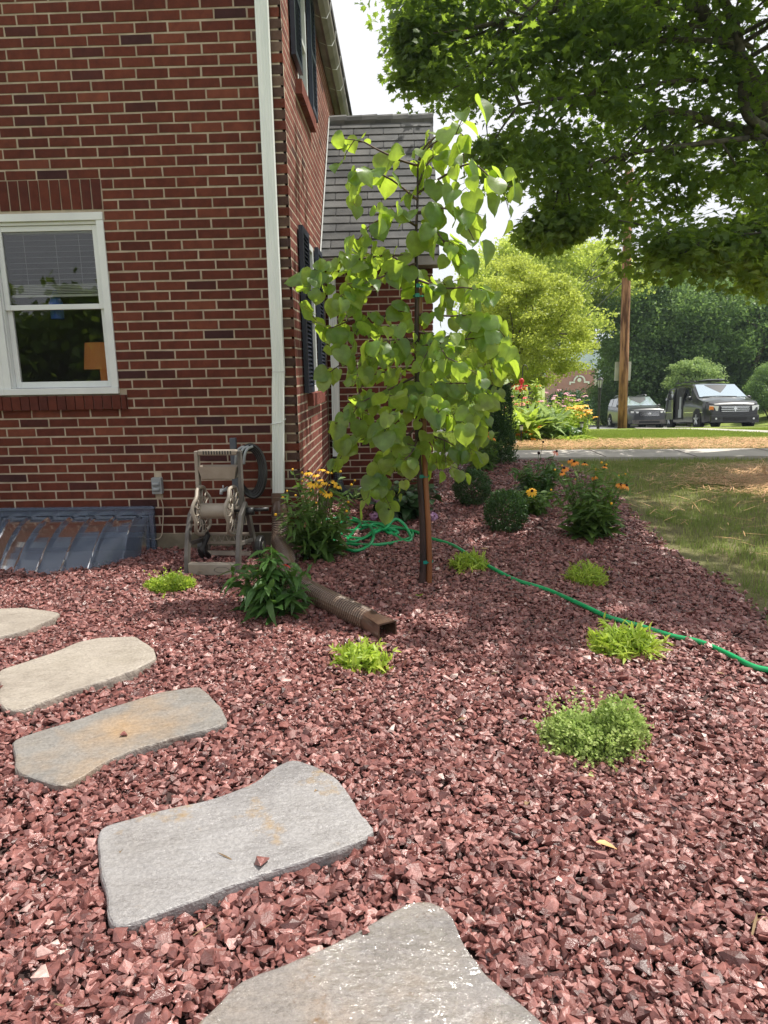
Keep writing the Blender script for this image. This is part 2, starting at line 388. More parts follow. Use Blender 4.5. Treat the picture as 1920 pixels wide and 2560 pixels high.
M_chip = gravel_mat()
def flag_mat(name, c1, c2, c3, wet=.5, sc=2.2, tint=None):
    mt, n, p, o = base_mat(name)
    t = add_noise(n, sc, 5, .6); r = ramp(n, t.outputs['Fac'], [(.32, c1), (.52, c2), (.70, c3)])
    sp = add_noise(n, 90, 4, .7); sr = ramp(n, sp.outputs['Fac'], [(.35, (.80,) * 3), (.65, (1.1,) * 3)])
    c = mixc(n, 1.0, r.outputs['Color'], sr.outputs['Color'], 'MULTIPLY')
    v = add_noise(n, 2.6, 8, .75, stretch=(1, 2.4, 1)); vr = ramp(n, v.outputs['Fac'], [(.490, (1, 1, 1)), (.4965, (.35, .32, .30)), (.503, (1, 1, 1))])
    c = mixc(n, .62, c, mixc(n, 1.0, c, vr.outputs['Color'], 'MULTIPLY'))
    if tint:
        st = add_noise(n, 3.3, 6, .7); s2 = ramp(n, st.outputs['Fac'], [(.56, (0, 0, 0)), (.64, (1, 1, 1))])
        c = mixc(n, s2.outputs['Color'], c, tint)
    n.links.new(c, p.inputs['Base Color'])
    w = add_noise(n, 5.5, 4, .6, stretch=(1, 1.6, 1)); wr = ramp(n, w.outputs['Fac'], [(.42 - wet * .25, (.62,) * 3), (.58 - wet * .2, (.62 - wet,) * 3)])
    n.links.new(wr.outputs['Color'], p.inputs['Roughness']); p.inputs['Specular IOR Level'].default_value = .55
    b1 = bumpn(n, add_noise(n, 70, 5, .65).outputs['Fac'], .35, .004, p)
    if wet > .5:      # standing film of rain water
        p.inputs['Coat Weight'].default_value = 1.0; p.inputs['Coat Roughness'].default_value = .11; p.inputs['Coat IOR'].default_value = 1.6
        cb = n.nodes.new('ShaderNodeBump'); cb.inputs['Strength'].default_value = 1.0; cb.inputs['Distance'].default_value = .045
        pw = n.nodes.new('ShaderNodeMath'); pw.operation = 'MULTIPLY'; n.links.new(add_noise(n, 26, 3, .55, stretch=(1, 1.8, 1)).outputs['Fac'], pw.inputs[0]); pm = ramp(n, add_noise(n, 4, 3).outputs['Fac'], [(.45, (0, 0, 0)), (.6, (1, 1, 1))]); n.links.new(pm.outputs['Color'], pw.inputs[1])
        n.links.new(pw.outputs['Value'], cb.inputs['Height']); n.links.new(cb.outputs['Normal'], p.inputs['Coat Normal'])
    b2 = n.nodes.new('ShaderNodeBump'); b2.inputs['Strength'].default_value = .8; b2.inputs['Distance'].default_value = .03
    n.links.new(add_noise(n, 7, 6, .65, stretch=(1, 2.2, 1)).outputs['Fac'], b2.inputs['Height']); n.links.new(b2.outputs['Normal'], b1.inputs['Normal'])
    return mt
M_flag_tan = flag_mat('pale tan flagstone', (.29, .25, .21), (.38, .335, .285), (.32, .28, .23), .2)
M_flag_mid = flag_mat('grey and ochre flagstone', (.26, .225, .19), (.235, .22, .205), (.36, .25, .155), .25, 1.6)
M_flag_grey = flag_mat('grey flagstone', (.225, .212, .212), (.30, .286, .284), (.255, .238, .230), .35, tint=(.30, .22, .14))
M_flag_wet = flag_mat('wet flagstone', (.185, .172, .172), (.265, .235, .215), (.31, .240, .190), .58, 3.2, tint=(.17, .09, .04))
M_grassbase = None
def lawn_mat(name, stops, sc):
    mt, n, p, o = base_mat(name); t = add_noise(n, sc, 7, .65); r = ramp(n, t.outputs['Fac'], stops)
    t2 = add_noise(n, 60, 4, .7); rr = ramp(n, t2.outputs['Fac'], [(.3, (.7,) * 3), (.7, (1.25,) * 3)])
    n.links.new(mixc(n, 1.0, r.outputs['Color'], rr.outputs['Color'], 'MULTIPLY'), p.inputs['Base Color'])
    p.inputs['Roughness'].default_value = .9; p.inputs['Specular IOR Level'].default_value = .1
    bumpn(n, add_noise(n, 90, 4, .7).outputs['Fac'], 1.0, .03, p); return mt
M_lawn_near = lawn_mat('thin lawn soil', [(.30, (.24, .185, .11)), (.5, (.26, .235, .12)), (.7, (.21, .235, .09))], .9)
M_lawn_far = lawn_mat('sunny lawn', [(.3, (.17, .23, .05)), (.5, (.23, .29, .07)), (.7, (.32, .33, .10))], .5)
M_blade = leafmat('grass blade', [(.14, .20, .05), (.21, .26, .07), (.31, .32, .11), (.50, .41, .21)], (.38, .48, .13), .35, .6, .2)
M_blade_far = leafmat('sunny grass blade', [(.16, .24, .05), (.23, .31, .06), (.32, .37, .09)], (.4, .5, .09), .4, .6, .2)
M_straw = pmat('straw', (.60, .33, .14), (.80, .49, .24), 3, .6, rnd=.35)
ML_redbud = leafmat('redbud leaf', [(.048, .105, .040), (.085, .155, .055), (.135, .21, .072), (.24, .29, .07)], (.64, .86, .08), .50, .36, .5, .4)
ML_maple = leafmat('maple leaf', [(.032, .062, .018), (.052, .092, .026), (.088, .142, .038)], (.42, .60, .06), .42, .5, .3)
ML_dogwood = leafmat('yellow green leaf', [(.24, .29, .055), (.34, .40, .075), (.46, .50, .11)], (.62, .70, .12), .45, .5, .3)
ML_linden = leafmat('fresh green leaf', [(.28, .36, .07), (.38, .47, .09), (.50, .57, .13)], (.70, .80, .14), .45, .5, .3)
ML_oak = leafmat('dark green leaf', [(.062, .118, .045), (.12, .205, .072), (.22, .33, .11)], (.32, .48, .12), .35, .5, .3)
ML_pale = leafmat('pale green leaf', [(.19, .29, .10), (.27, .38, .14), (.36, .48, .18)], (.42, .55, .18), .4, .5, .3)
ML_box = leafmat('boxwood leaf', [(.022, .06, .02), (.042, .095, .03), (.08, .15, .045)], (.12, .24, .05), .22, .42, .45)
ML_rud = leafmat('coneflower leaf', [(.055, .115, .028), (.09, .17, .038), (.135, .215, .05)], (.28, .44, .07), .32, .5, .35)
ML_lime = leafmat('lime leaf', [(.22, .33, .05), (.34, .46, .065), (.48, .56, .09)], (.58, .74, .09), .42, .45, .4)
ML_mint = leafmat('catmint leaf', [(.25, .34, .10), (.35, .45, .14), (.50, .57, .22)], (.45, .60, .16), .38, .5, .3)
ML_hyd = leafmat('hydrangea leaf', [(.018, .05, .018), (.032, .075, .026), (.06, .12, .05)], (.08, .18, .04), .22, .32, .5)
ML_fore = leafmat('bee balm leaf', [(.035, .09, .022), (.055, .13, .03), (.09, .18, .04)], (.16, .32, .05), .3, .42, .4)
M_yellow = pmat('yellow petal', (.75, .36, .012), (.85, .48, .02), 20, .6)
M_orange = pmat('orange petal', (.72, .20, .02), (.8, .3, .03), 20, .6)
M_cone = pmat('dark cone', (.02, .008, .005), None, rough=.9)
M_red = pmat('red petal', (.65, .02, .025), (.75, .06, .05), 20, .5)
M_pink = pmat('pink petal', (.55, .22, .30), (.70, .38, .42), 20, .6)
M_mauve = pmat('mauve petal', (.42, .20, .42), (.58, .34, .50), 20, .6, rnd=.3)
M_coral = pmat('coral petal', (.65, .17, .12), (.7, .28, .2), 20, .6)
# ------------------------------------------------------------------ ground and paving
def terrain():
    xs = np.unique(np.concatenate([np.linspace(-600, -20, 12), np.linspace(-20, 40, 61), np.linspace(40, 1500, 20)]))
    ys = np.unique(np.concatenate([np.linspace(-300, -5, 8), np.linspace(-5, 10, 16), np.linspace(10, 60, 76), np.linspace(60, 220, 30), np.linspace(220, 3500, 14)]))
    X, Y = np.meshgrid(xs, ys); Z = T(X, Y) - .012
    V = np.stack([X, Y, Z], -1).reshape(-1, 3); nx = len(xs)
    Fc = [(j * nx + i, j * nx + i + 1, (j + 1) * nx + i + 1, (j + 1) * nx + i) for j in range(len(ys) - 1) for i in range(nx - 1)]
    b = MB(); b.add(V, Fc); o = b.build('ground', M_lawn_far, smooth=True); tag(o, kind='structure')
terrain()
from mathutils.geometry import tessellate_polygon
def in_poly(px, py, poly):
    px = np.asarray(px); py = np.asarray(py); ins = np.zeros(px.shape, bool); n = len(poly); j = n - 1
    for i in range(n):
        xi, yi = poly[i]; xj, yj = poly[j]
        c = ((yi > py) != (yj > py)) & (px < (xj - xi) * (py - yi) / (yj - yi + 1e-12) + xi)
        ins ^= c; j = i
    return ins
def sheet(name, poly, mat, lift, step=.5, thick=0):
    """a sheet cut to a plan outline and draped on the ground"""
    bm = bmesh.new(); vs = [bm.verts.new((x, y, 0)) for x, y in poly]; bm.faces.new(vs)
    x0 = min(p[0] for p in poly); x1 = max(p[0] for p in poly); y0 = min(p[1] for p in poly); y1 = max(p[1] for p in poly)
    for k in np.arange(math.floor(y0), y1, step):
        bmesh.ops.bisect_plane(bm, geom=bm.verts[:] + bm.edges[:] + bm.faces[:], plane_co=(0, float(k), 0), plane_no=(0, 1, 0))
    if x1 > 15.8:
        for k in (15.8, 20, 25, 31.8):
            bmesh.ops.bisect_plane(bm, geom=bm.verts[:] + bm.edges[:] + bm.faces[:], plane_co=(k, 0, 0), plane_no=(1, 0, 0))
    for v in bm.verts: v.co.z = float(T(v.co.x, v.co.y)) + lift
    bmesh.ops.recalc_face_normals(bm, faces=bm.faces[:])
    for f in bm.faces:
        if f.normal.z < 0: f.normal_flip()
    if thick:
        r_ = bmesh.ops.extrude_face_region(bm, geom=bm.faces[:])
        for e in r_['geom']:
            if isinstance(e, bmesh.types.BMVert): e.co.z -= 0
        tops = [e for e in r_['geom'] if isinstance(e, bmesh.types.BMVert)]
        for v in tops: v.co.z += thick
        bmesh.ops.recalc_face_normals(bm, faces=bm.faces[:])
    me = bpy.data.meshes.new(name); bm.to_mesh(me); bm.free(); me.materials.append(mat)
    o = bpy.data.objects.new(name, me); COL.objects.link(o); tag(o, kind='structure'); return o
BED = [(-4.2, -.6), (2.1, -.6), (1.95, 1.2), (1.84, 2.4), (1.84, 3.35), (1.90, 3.9), (1.89, 4.35), (1.88, 4.9), (1.97, 5.6), (2.10, 6.5), (2.19, 7.9), (2.12, 8.8), (2.07, 9.68), (-2, 9.90), (-2, 7.2), (-.74, 7.05), (-.74, 4.97), (-4.2, 4.97)]
sheet('bed_soil', BED, M_soil, .0)
NEAR = [(1.5, -.6), (12, -.6), (12, 9.1), (1.5, 9.66)]
sheet('lawn_soil', NEAR, M_lawn_near, -.006)
PATH = [(-3.0, 9.93), (2.0, 9.71), (7.0, 9.40), (14, 8.95), (14, 9.85), (7.0, 10.30), (2.0, 10.62), (-3.0, 10.9)]
pth = sheet('concrete_path', PATH, M_concrete, -.04, 50, .085)
jb = MB()
for k in range(-2, 12, 1):
    x = k * 1.22 + .4; yy = 9.71 - (x - 2) * .062
    jb.box((x, yy + .004, .0462), (x + .012, yy + .90, .0482))
tag(jb.build('path_joints', M_soil), kind='structure')
SIDE = [tuple(at(u, v, Y)[:2]) for u, v, Y in ((1585, 1076, 19.4), (1760, 1082, 17.2), (1930, 1091, 15.2), (2200, 1100, 13.6), (2200, 1108, 12.6), (1930, 1098, 14.1), (1760, 1087, 16.2), (1590, 1080, 18.6))]
sheet('sidewalk', SIDE, M_concrete, .012)
ROAD = [(-3, 32), (3, 29.5), (7.1, 27.2), (9.6, 25.7), (13.2, 23.6), (20, 20.0), (23, 24), (14.9, 27.6), (14.3, 30), (13.6, 36), (13.4, 44), (13.0, 70), (8.5, 70), (9.5, 44), (8.0, 41.5), (-3, 44)]
sheet('street', ROAD, M_asphalt, .07)
def kerb(name, pts):
    b = MB()
    for (x0, y0), (x1, y1) in zip(pts[:-1], pts[1:]):
        n = max(1, int(math.hypot(x1 - x0, y1 - y0) / 1.0))
        for k in range(n):
            a = np.array([x0 + (x1 - x0) * k / n, y0 + (y1 - y0) * k / n]); c = np.array([x0 + (x1 - x0) * (k + 1) / n, y0 + (y1 - y0) * (k + 1) / n])
            d = c - a; q = np.array([-d[1], d[0]]) / np.linalg.norm(d) * .075
            P = [a - q, c - q, c + q, a + q]; V = [(p[0], p[1], float(T(*p)) - .05) for p in P] + [(p[0], p[1], float(T(*p)) + .12) for p in P]
            b.add(V, [(3, 2, 1, 0), (4, 5, 6, 7), (0, 1, 5, 4), (1, 2, 6, 5), (2, 3, 7, 6), (3, 0, 4, 7)])
    return tag(b.build(name, M_concrete), kind='structure')
kerb('street_kerb', [(14.9, 27.7), (14.35, 30), (13.65, 36), (13.45, 44)])
kerb('street_kerb_far', [(23, 24.1), (15.0, 27.6)])
# a short concrete stepping pad beside the flower bed
pd = [tuple(gz(u, v)[:2]) for u, v in ((1262, 1112), (1292, 1111), (1298, 1099), (1272, 1098))]
sheet('garden_pad', pd, M_concrete, .05)

# distant hills
def hill():
    b = MB(); n = 60; V = []
    for i in range(n):
        x = -200 + i * 20; hgt = 40 + 5 * math.sin(i * .23 + .6) + 2 * math.sin(i * .9)
        for (dy, q) in ((0, -.1), (100, .75), (180, 1.0), (300, .3)): V.append((x, 620 + dy, -14 + hgt * q))
    Fc = [(i * 4 + k, (i + 1) * 4 + k, (i + 1) * 4 + k + 1, i * 4 + k + 1) for i in range(n - 1) for k in range(3)]
    b.add(V, Fc); M_h = pmat('wooded hill', (.03, .06, .03), (.05, .09, .035), .05, .95)
    return tag(b.build('hills', M_h, smooth=True), kind='structure')
hill()

# ------------------------------------------------------------------ stepping stones
def flag(pts, mat, label, z=.044):
    P = [gz(u, v, z) for u, v in pts]
    # refine the outline so that the edge is chipped
    Q = []
    for i in range(len(P)):
        a, b_ = P[i][:2], P[(i + 1) % len(P)][:2]; n = max(2, int(np.linalg.norm(b_ - a) / .018))
        for k in range(n):
            q = a + (b_ - a) * k / n; Q.append(q + rng.normal(size=2) * .0022)
    Q = np.array(Q)
    for _ in range(2): Q = (np.roll(Q, 1, 0) + Q * 2 + np.roll(Q, -1, 0)) / 4
    c = Q.mean(0)
    bm = bmesh.new()
    rings = []
    for sc_, zz in ((1.0, -.02), (1.004, z - .016), (1.0, z - .006), (.988, z - .0012), (.97, z)):
        rings.append([bm.verts.new((c[0] + (q[0] - c[0]) * sc_, c[1] + (q[1] - c[1]) * sc_, zz + (rng.normal() * .0018 if 0 < zz < z - .003 else 0))) for q in Q])
    n = len(Q)
    for a, b_ in zip(rings[:-1], rings[1:]):
        for i in range(n): bm.faces.new((a[i], a[(i + 1) % n], b_[(i + 1) % n], b_[i]))
    bm.faces.new(rings[-1])
    me = bpy.data.meshes.new('flagstone'); bm.normal_update(); bm.to_mesh(me); bm.free(); me.materials.append(mat)
    o = bpy.data.objects.new('flagstone', me); COL.objects.link(o)
    STONE_POLY.append([tuple(q) for q in Q])
    return tag(o, label, 'stepping stone', 'flagstones of the stepping path')
STONE_POLY = []
flag([(0, 1521), (60, 1518), (120, 1526), (153, 1532), (120, 1550), (60, 1575), (0, 1592), (-90, 1610), (-130, 1560), (-80, 1528)], M_flag_tan, 'farthest flagstone, tan, only its pointed right end in view by the left edge')
flag([(-2, 1674), (60, 1655), (130, 1632), (200, 1602), (250, 1593), (340, 1590), (385, 1620), (391, 1645), (340, 1672), (260, 1700), (170, 1728), (90, 1760), (40, 1778), (5, 1768), (-8, 1740), (2, 1715), (-8, 1695)], M_flag_tan, 'long pale cream flagstone, second farthest, with faint scratches')
flag([(30, 1850), (70, 1835), (180, 1802), (270, 1770), (400, 1730), (500, 1714), (520, 1735), (550, 1765), (572, 1800), (540, 1818), (440, 1842), (340, 1872), (260, 1905), (200, 1945), (150, 1967), (100, 1950), (50, 1935), (35, 1920), (38, 1890)], M_flag_mid, 'grey and ochre flagstone with one red chip lying in its middle')
flag([(247, 2078), (260, 2062), (300, 2052), (420, 2020), (540, 1995), (640, 1955), (690, 1915), (735, 1895), (780, 1910), (840, 1940), (875, 1985), (905, 2035), (936, 2068), (930, 2085), (860, 2120), (760, 2150), (640, 2190), (540, 2230), (430, 2270), (330, 2310), (290, 2322), (270, 2290), (268, 2240), (250, 2180), (246, 2130)], M_flag_grey, 'large blue-grey flagstone, second nearest, with a hairline crack')
flag([(460, 2590), (560, 2490), (600, 2450), (700, 2415), (830, 2360), (920, 2310), (1000, 2265), (1060, 2247), (1100, 2260), (1135, 2290), (1160, 2360), (1200, 2420), (1270, 2480), (1350, 2545), (1420, 2620), (1300, 2750), (900, 2800), (560, 2750)], M_flag_wet, 'nearest flagstone, wet and brown-stained, cut by the bottom of the photo')

# ------------------------------------------------------------------ red stone chips
def hull_t(seed, el):
    bm = bmesh.new(); r_ = np.random.default_rng(seed)
    for _ in range(11):
        p = unit(r_.normal(size=3)) * (1 + .16 * r_.normal()) * np.array([1, el, .55]); bm.verts.new(tuple(p))
    h = bmesh.ops.convex_hull(bm, input=bm.verts[:])
    bmesh.ops.delete(bm, geom=[v for v in bm.verts if not v.link_faces], context='VERTS')
    bmesh.ops.dissolve_limit(bm, angle_limit=rad(14), verts=bm.verts[:], edges=bm.edges[:])
    bm.verts.index_update(); V = np.array([v.co[:] for v in bm.verts]); Fc = [tuple(v.index for v in f.verts) for f in bm.faces]; bm.free()
    return V, Fc
CHIPS = [hull_t(100 + k, .62 + .36 * random.random()) for k in range(26)]
def chips():
    pts = []; sz = []
    def fill(x0, x1, y0, y1, dens, s):
        n = int((x1 - x0) * (y1 - y0) * dens); pts.append(np.stack([rng.uniform(x0, x1, n), rng.uniform(y0, y1, n)], 1)); sz.append(np.full(n, s))
    fill(-1.6, 1.9, .55, 2.2, 7800, 1.0); fill(-3.3, 2.0, 2.2, 3.8, 6600, 1.0); fill(-4.0, 2.2, 3.8, 5.2, 5000, 1.05); fill(-.9, 2.3, 5.2, 7.2, 3200, 1.15); fill(-.2, 2.3, 7.1, 9.75, 2000, 1.3)
    fill(-4.0, -1.6, .8, 2.2, 900, 1.0)
    P = np.concatenate(pts); s = np.concatenate(sz)
    J = P + rng.normal(size=P.shape) * [.035, .02]; k = in_poly(J[:, 0], J[:, 1], BED) & (P[:, 1] < 9.72 - (P[:, 0] - 2) * .062)
    k &= ~((P[:, 0] > -.76) & (P[:, 0] < .34) & (P[:, 1] > 7.03))
    for q in STONE_POLY: k &= ~in_poly(P[:, 0], P[:, 1], q)
    k &= (P[:, 0] < 1.0 + .62 * P[:, 1] + .6) & (P[:, 0] > -.75 * P[:, 1] - .9)
    wl = ((P[:, 0] + 2.43) / .53) ** 2 + ((P[:, 1] - 5.0) / .60) ** 2
    k &= wl > 1
    P = P[k]; s = s[k]; n = len(P)
    size = s * np.exp(rng.normal(size=n) * .36) * .0126
    size = np.clip(size, .0050, .029)
    flat = rng.random(n) < .72
    tilt = np.where(flat, np.abs(rng.normal(size=n)) * .38, rng.uniform(.3, 1.4, n)); ax = rng.uniform(0, 2 * math.pi, n); sp = rng.uniform(0, 2 * math.pi, n)
    Zn = np.stack([np.sin(tilt) * np.cos(ax), np.sin(tilt) * np.sin(ax), np.cos(tilt)], 1)
    h = np.stack([np.cos(sp), np.sin(sp), np.zeros(n)], 1)
    Xn = unit(h - Zn * (h * Zn).sum(1, keepdims=True)); Yn = np.cross(Zn, Xn)
    M_ = np.stack([Xn, Yn, Zn], 2) * size[:, None, None]
    bumpz = .010 * np.sin(P[:, 0] * 5.1 + 1) * np.sin(P[:, 1] * 4.3) + .006 * np.sin(P[:, 0] * 17 + P[:, 1] * 9)
    Tn = np.stack([P[:, 0], P[:, 1], rng.uniform(.000, .019, n) + bumpz + .004], 1)
    val = np.clip(rng.beta(2.2, 2.4, n) + rng.normal(size=n) * .06, 0, .99)
    o = inst('red_stone_chips', CHIPS, rng.integers(0, len(CHIPS), n), M_, Tn, M_chip, rnd=val)
    tag(o, 'damp dark red crushed stone mulch covering the bed', 'gravel', kind='stuff')
chips()
def loose_chip(u, v, z, s, label, rz):
    b = MB(); V, Fc = CHIPS[3]; c, s_ = math.cos(rz), math.sin(rz); V = np.array(V) * s; V = np.stack([V[:, 0] * c - V[:, 1] * s_, V[:, 0] * s_ + V[:, 1] * c, V[:, 2]], 1)
    p = gz(u, v, z); b.add(V - [0, 0, V[:, 2].min()] + p, Fc, .55)
    tag(b.build('stone_chip', M_chip), label, 'stone chip', 'loose red chips lying on the flagstones')
loose_chip(312, 1839, .044, .015, 'dark red chip lying in the middle of the ochre flagstone', .3)
loose_chip(655, 2158, .044, .021, 'cube-like red chip on the front edge of the large grey flagstone', 1.2)
loose_chip(913, 2329, .044, .012, 'small maroon chip near the tip of the wet nearest flagstone', 2.0)

# ------------------------------------------------------------------ brick house
house = thing('brick_house', (-3.4, 5.0, 0), 'two-storey red brick house with navy shutters and a lower slate-grey wing', 'house')
def local(o, root): o.location = -Vector(root.location); return o      # built in world numbers, parented to the house
BL, BC, JT = .216, .067, .0125
def cut(u0, u1, holes, z0, z1):
    seg = [(u0, u1)]
    for (a, b_, c, d) in holes:
        if z1 <= c + .004 or z0 >= d - .004: continue
        ns = []
        for s0, s1 in seg:
            if b_ <= s0 or a >= s1: ns.append((s0, s1)); continue
            if a > s0: ns.append((s0, a))
            if b_ < s1: ns.append((b_, s1))
        seg = ns
    return [(a, b_) for a, b_ in seg if b_ - a > .018]
def one_brick(b, face, P0, u0, u1, z0, z1, pro, r, mi):
    j = lambda s_: rng.normal() * s_
    c = [(u0 + j(.0009), z0 + j(.0009)), (u1 + j(.0009), z0 + j(.0009)), (u1 + j(.0009), z1 + j(.0009)), (u0 + j(.0009), z1 + j(.0009))]
    uc, zc = (u0 + u1) / 2, (z0 + z1) / 2; ins = []
    for u, z in c: ins.append((u + (.003 if u < uc else -.003), z + (.0025 if z < zc else -.0025)))
    tp = pro + j(.0005)
    if face == 'y': mk = lambda u, z, d: (u, P0 - d, z)
    else: mk = lambda u, z, d: (P0 + d, u, z)
    V = [mk(u, z, -.004) for u, z in c] + [mk(u, z, tp - .0012) for u, z in c] + [mk(u, z, tp) for u, z in ins]
    Fc = []
    for a, d in ((0, 4), (4, 8)):
        for k in range(4): Fc.append((a + k, a + (k + 1) % 4, d + (k + 1) % 4, d + k))
    Fc.append((8, 9, 10, 11))
    if face == 'x': Fc = [f for f in Fc]
    b.add(V, Fc, r, mi)
def bricks(b, face, P0, u0, u1, z0, z1, holes=(), phase=0.0, pro=.004, mi=1, quoin=None):
    k = 0; zb = z0
    while zb < z1 - .01:
        off = phase + (BL / 2 if k % 2 else 0) + rng.normal() * .006
        for s0, s1 in cut(u0, u1, holes, zb + JT / 2, zb + BC - JT / 2):
            e = []; x = math.floor((s0 - off) / BL) * BL + off
            while x < s1:
                a, c = max(x + JT / 2, s0 + (0.001 if x < s0 else 0)), min(x + BL - JT / 2, s1)
                if c - a > .02:
                    q = rng.random(); r = 0 if q < .018 else (.04 if q < .06 else float(np.clip(rng.normal(.6, .17), .2, 1)))
                    if quoin and (a + c) / 2 > quoin and rng.random() < .93: one_brick(b, face, P0, a, c, zb + JT / 2, zb + BC - JT / 2, pro, rng.random() * (.35 + .15 * zb), 2)
                    else: one_brick(b, face, P0, a, c, zb + JT / 2, zb + BC - JT / 2, pro, r, mi)
                x += BL
        zb += BC; k += 1
X0, Y0, ZF = -.749, 5.0, .119
WX0, WX1, WZ0, WZ1 = -3.69, -2.03, 1.161, 2.385
b = MB()
holes = [(WX0, WX1, WZ0, WZ1), (WX0 - .05, WX1 + .008, WZ1, 2.600), (WX0 - .05, -1.978, 1.050, WZ0), (-1.833, -1.777, .43, .545)]
for x0_, x1_, z0_, z1_ in ((-7, WX0, ZF, 4.6), (WX1, X0, ZF, 4.6), (WX0, WX1, ZF, WZ0), (WX0, WX1, WZ1, 4.6)):
    b.box((x0_, Y0, z0_), (x1_, Y0 + .22, z1_), mi=0)
bricks(b, 'y', Y0, -6.4, X0 + .0016, ZF, 4.0, holes, phase=-.955 + BL / 2, quoin=-.845)
x = WX0 - .05
while x < WX1 - .03:
    one_brick(b, 'y', Y0, x + .004, min(x + .0655, WX1 + .006), WZ1 + .022, 2.597, .008, rng.random() * .8 + .15, 3); x += .0715
b.prism([(-7.0, 0)], 0, 0) if False else None
local(b.build('wall', [M_mortar, M_brick, M_quoin, M_brick_up], house), house)
b = MB(); x = WX0 - .05
while x < -2.0:
    xe = min(x + .0600, -1.979); b.box((x, Y0 - .035, 1.052 + rng.normal() * .0008), (xe, Y0 + .06, 1.150 + rng.normal() * .0012), r=rng.random() * .5 + .1, mi=0); x += .0665
b.box((WX0 - .06, Y0 - .022, 1.056), (-1.986, Y0 + .05, 1.147), mi=1)
local(b.build('window_sill', [M_brick_up, M_mortar], house), house)
# gable above and inside faces
b = MB(); V = [(-7, 5, 4.6), (X0, 5, 4.6), (-3.87, 5, 7.6), (-7, 5.2, 4.6), (X0, 5.2, 4.6), (-3.87, 5.2, 7.6)]
b.add(V, [(0, 1, 2), (5, 4, 3), (0, 2, 5, 3), (1, 4, 5, 2)], .5)
local(b.build('gable', M_brick, house), house)
# side wall
b = MB(); SH = [(5.71, 6.26, 1.12, 2.33), (5.71, 6.30, 3.40, 4.30), (5.56, 6.40, 1.02, 1.12), (5.56, 6.44, 3.29, 3.40)]
for y0_, y1_, z0_, z1_ in ((5.22, 5.71, ZF, 4.6), (6.30, 7.07, ZF, 4.6), (5.71, 6.30, ZF, 1.12), (5.71, 6.30, 2.33, 3.40), (5.71, 6.30, 4.30, 4.6), (6.26, 6.30, 1.12, 2.33), (7.07, 10.6, ZF, 4.6)):
    b.box((X0 - .2, y0_, z0_), (X0, y1_, z1_), mi=0)
b.box((X0 - .02, 5.0, ZF + .001), (X0 - .0005, 5.22, 4.6), mi=0)
bricks(b, 'x', X0, 5.002, 7.06, ZF, 4.5, SH, phase=.05, pro=.0015)
bricks(b, 'x', X0, 7.06, 9.6, ZF + BC * 30, 4.5, (), phase=.05, pro=.0015)
local(b.build('wall', [M_mortar, M_brick_side], house), house)
b = MB(); b.box((-7, Y0 - .012, -.2), (X0 + .012, Y0 + .2, ZF)); b.box((X0 - .2, Y0 + .2, -.2), (X0 + .012, 7.06, ZF)); b.box((X0 + .012, 7.05, -.2), (.33, 7.25, ZF))
local(b.build('foundation', M_found, house, bevel=.004), house)
# back and left walls keep light out
b = MB(); b.box((-7.2, 5, 0), (-7, 10.6, 4.6)); b.box((-7.2, 10.6, 0), (X0, 10.8, 4.6)); b.box((-7, 5.3, 2.9), (X0 - .21, 10.6, 3.0))
local(b.build('wall', M_brick, house), house)
# main roof
M_roofmain = pmat('main roof shingle', (.07, .068, .07), (.13, .125, .125), 6, .9)
b = MB(); b.add([(-.60, 4.72, 4.60), (-.60, 10.9, 4.52), (-3.87, 10.9, 7.72), (-3.87, 4.72, 7.80), (-.60, 4.72, 4.66), (-.60, 10.9, 4.58), (-3.87, 10.9, 7.80), (-3.87, 4.72, 7.88), (-7.2, 4.72, 4.60), (-7.2, 10.9, 4.52), (-7.2, 4.72, 4.66), (-7.2, 10.9, 4.58)],
      [(0, 1, 2, 3), (7, 6, 5, 4), (0, 4, 5, 1), (0, 3, 7, 4), (1, 5, 6, 2), (3, 2, 9, 8), (10, 11, 6, 7)])
local(b.build('roof', M_roofmain, house), house)
b = MB()
for k in range(12):          # gutter, falling slightly toward the wing
    ya, yb = 4.75 + k * .5, 4.75 + (k + 1) * .5; za, zb = 4.42 - (ya - 5) * .045, 4.42 - (yb - 5) * .045
    pr_ = [(X0 + .008, .0), (X0 + .06, .0), (X0 + .085, -.012), (X0 + .125, .03), (X0 + .15, .09), (X0 + .155, .125), (X0 + .14, .125), (X0 + .008, .14)]
    n_ = len(pr_); V = [(x, ya, za + z) for x, z in pr_] + [(x, yb, zb + z) for x, z in pr_]
    b.add(V, [(i, (i + 1) % n_, n_ + (i + 1) % n_, n_ + i) for i in range(n_)] + ([tuple(range(n_))] if k == 0 else []) + ([tuple(range(2 * n_ - 1, n_ - 1, -1))] if k == 11 else []))
local(b.build('gutter', M_gutter, house), house)
for k in range(7):
    yy = 5.35 + k * .48; zz = 4.42 - (yy - 5) * .045
    b = MB(); b.tube([(X0 + .02, yy - .05, zz - .004), (X0 + .07, yy, zz - .006), (X0 + .10, yy + .02, zz - .006), (X0 + .125, yy + .10, zz + .024), (X0 + .160, yy + .12, zz + .10), (X0 + .165, yy + .10, zz + .15)], .0035, 5)
    local(b.build('gutter_cable', M_steel, house, smooth=True), house)
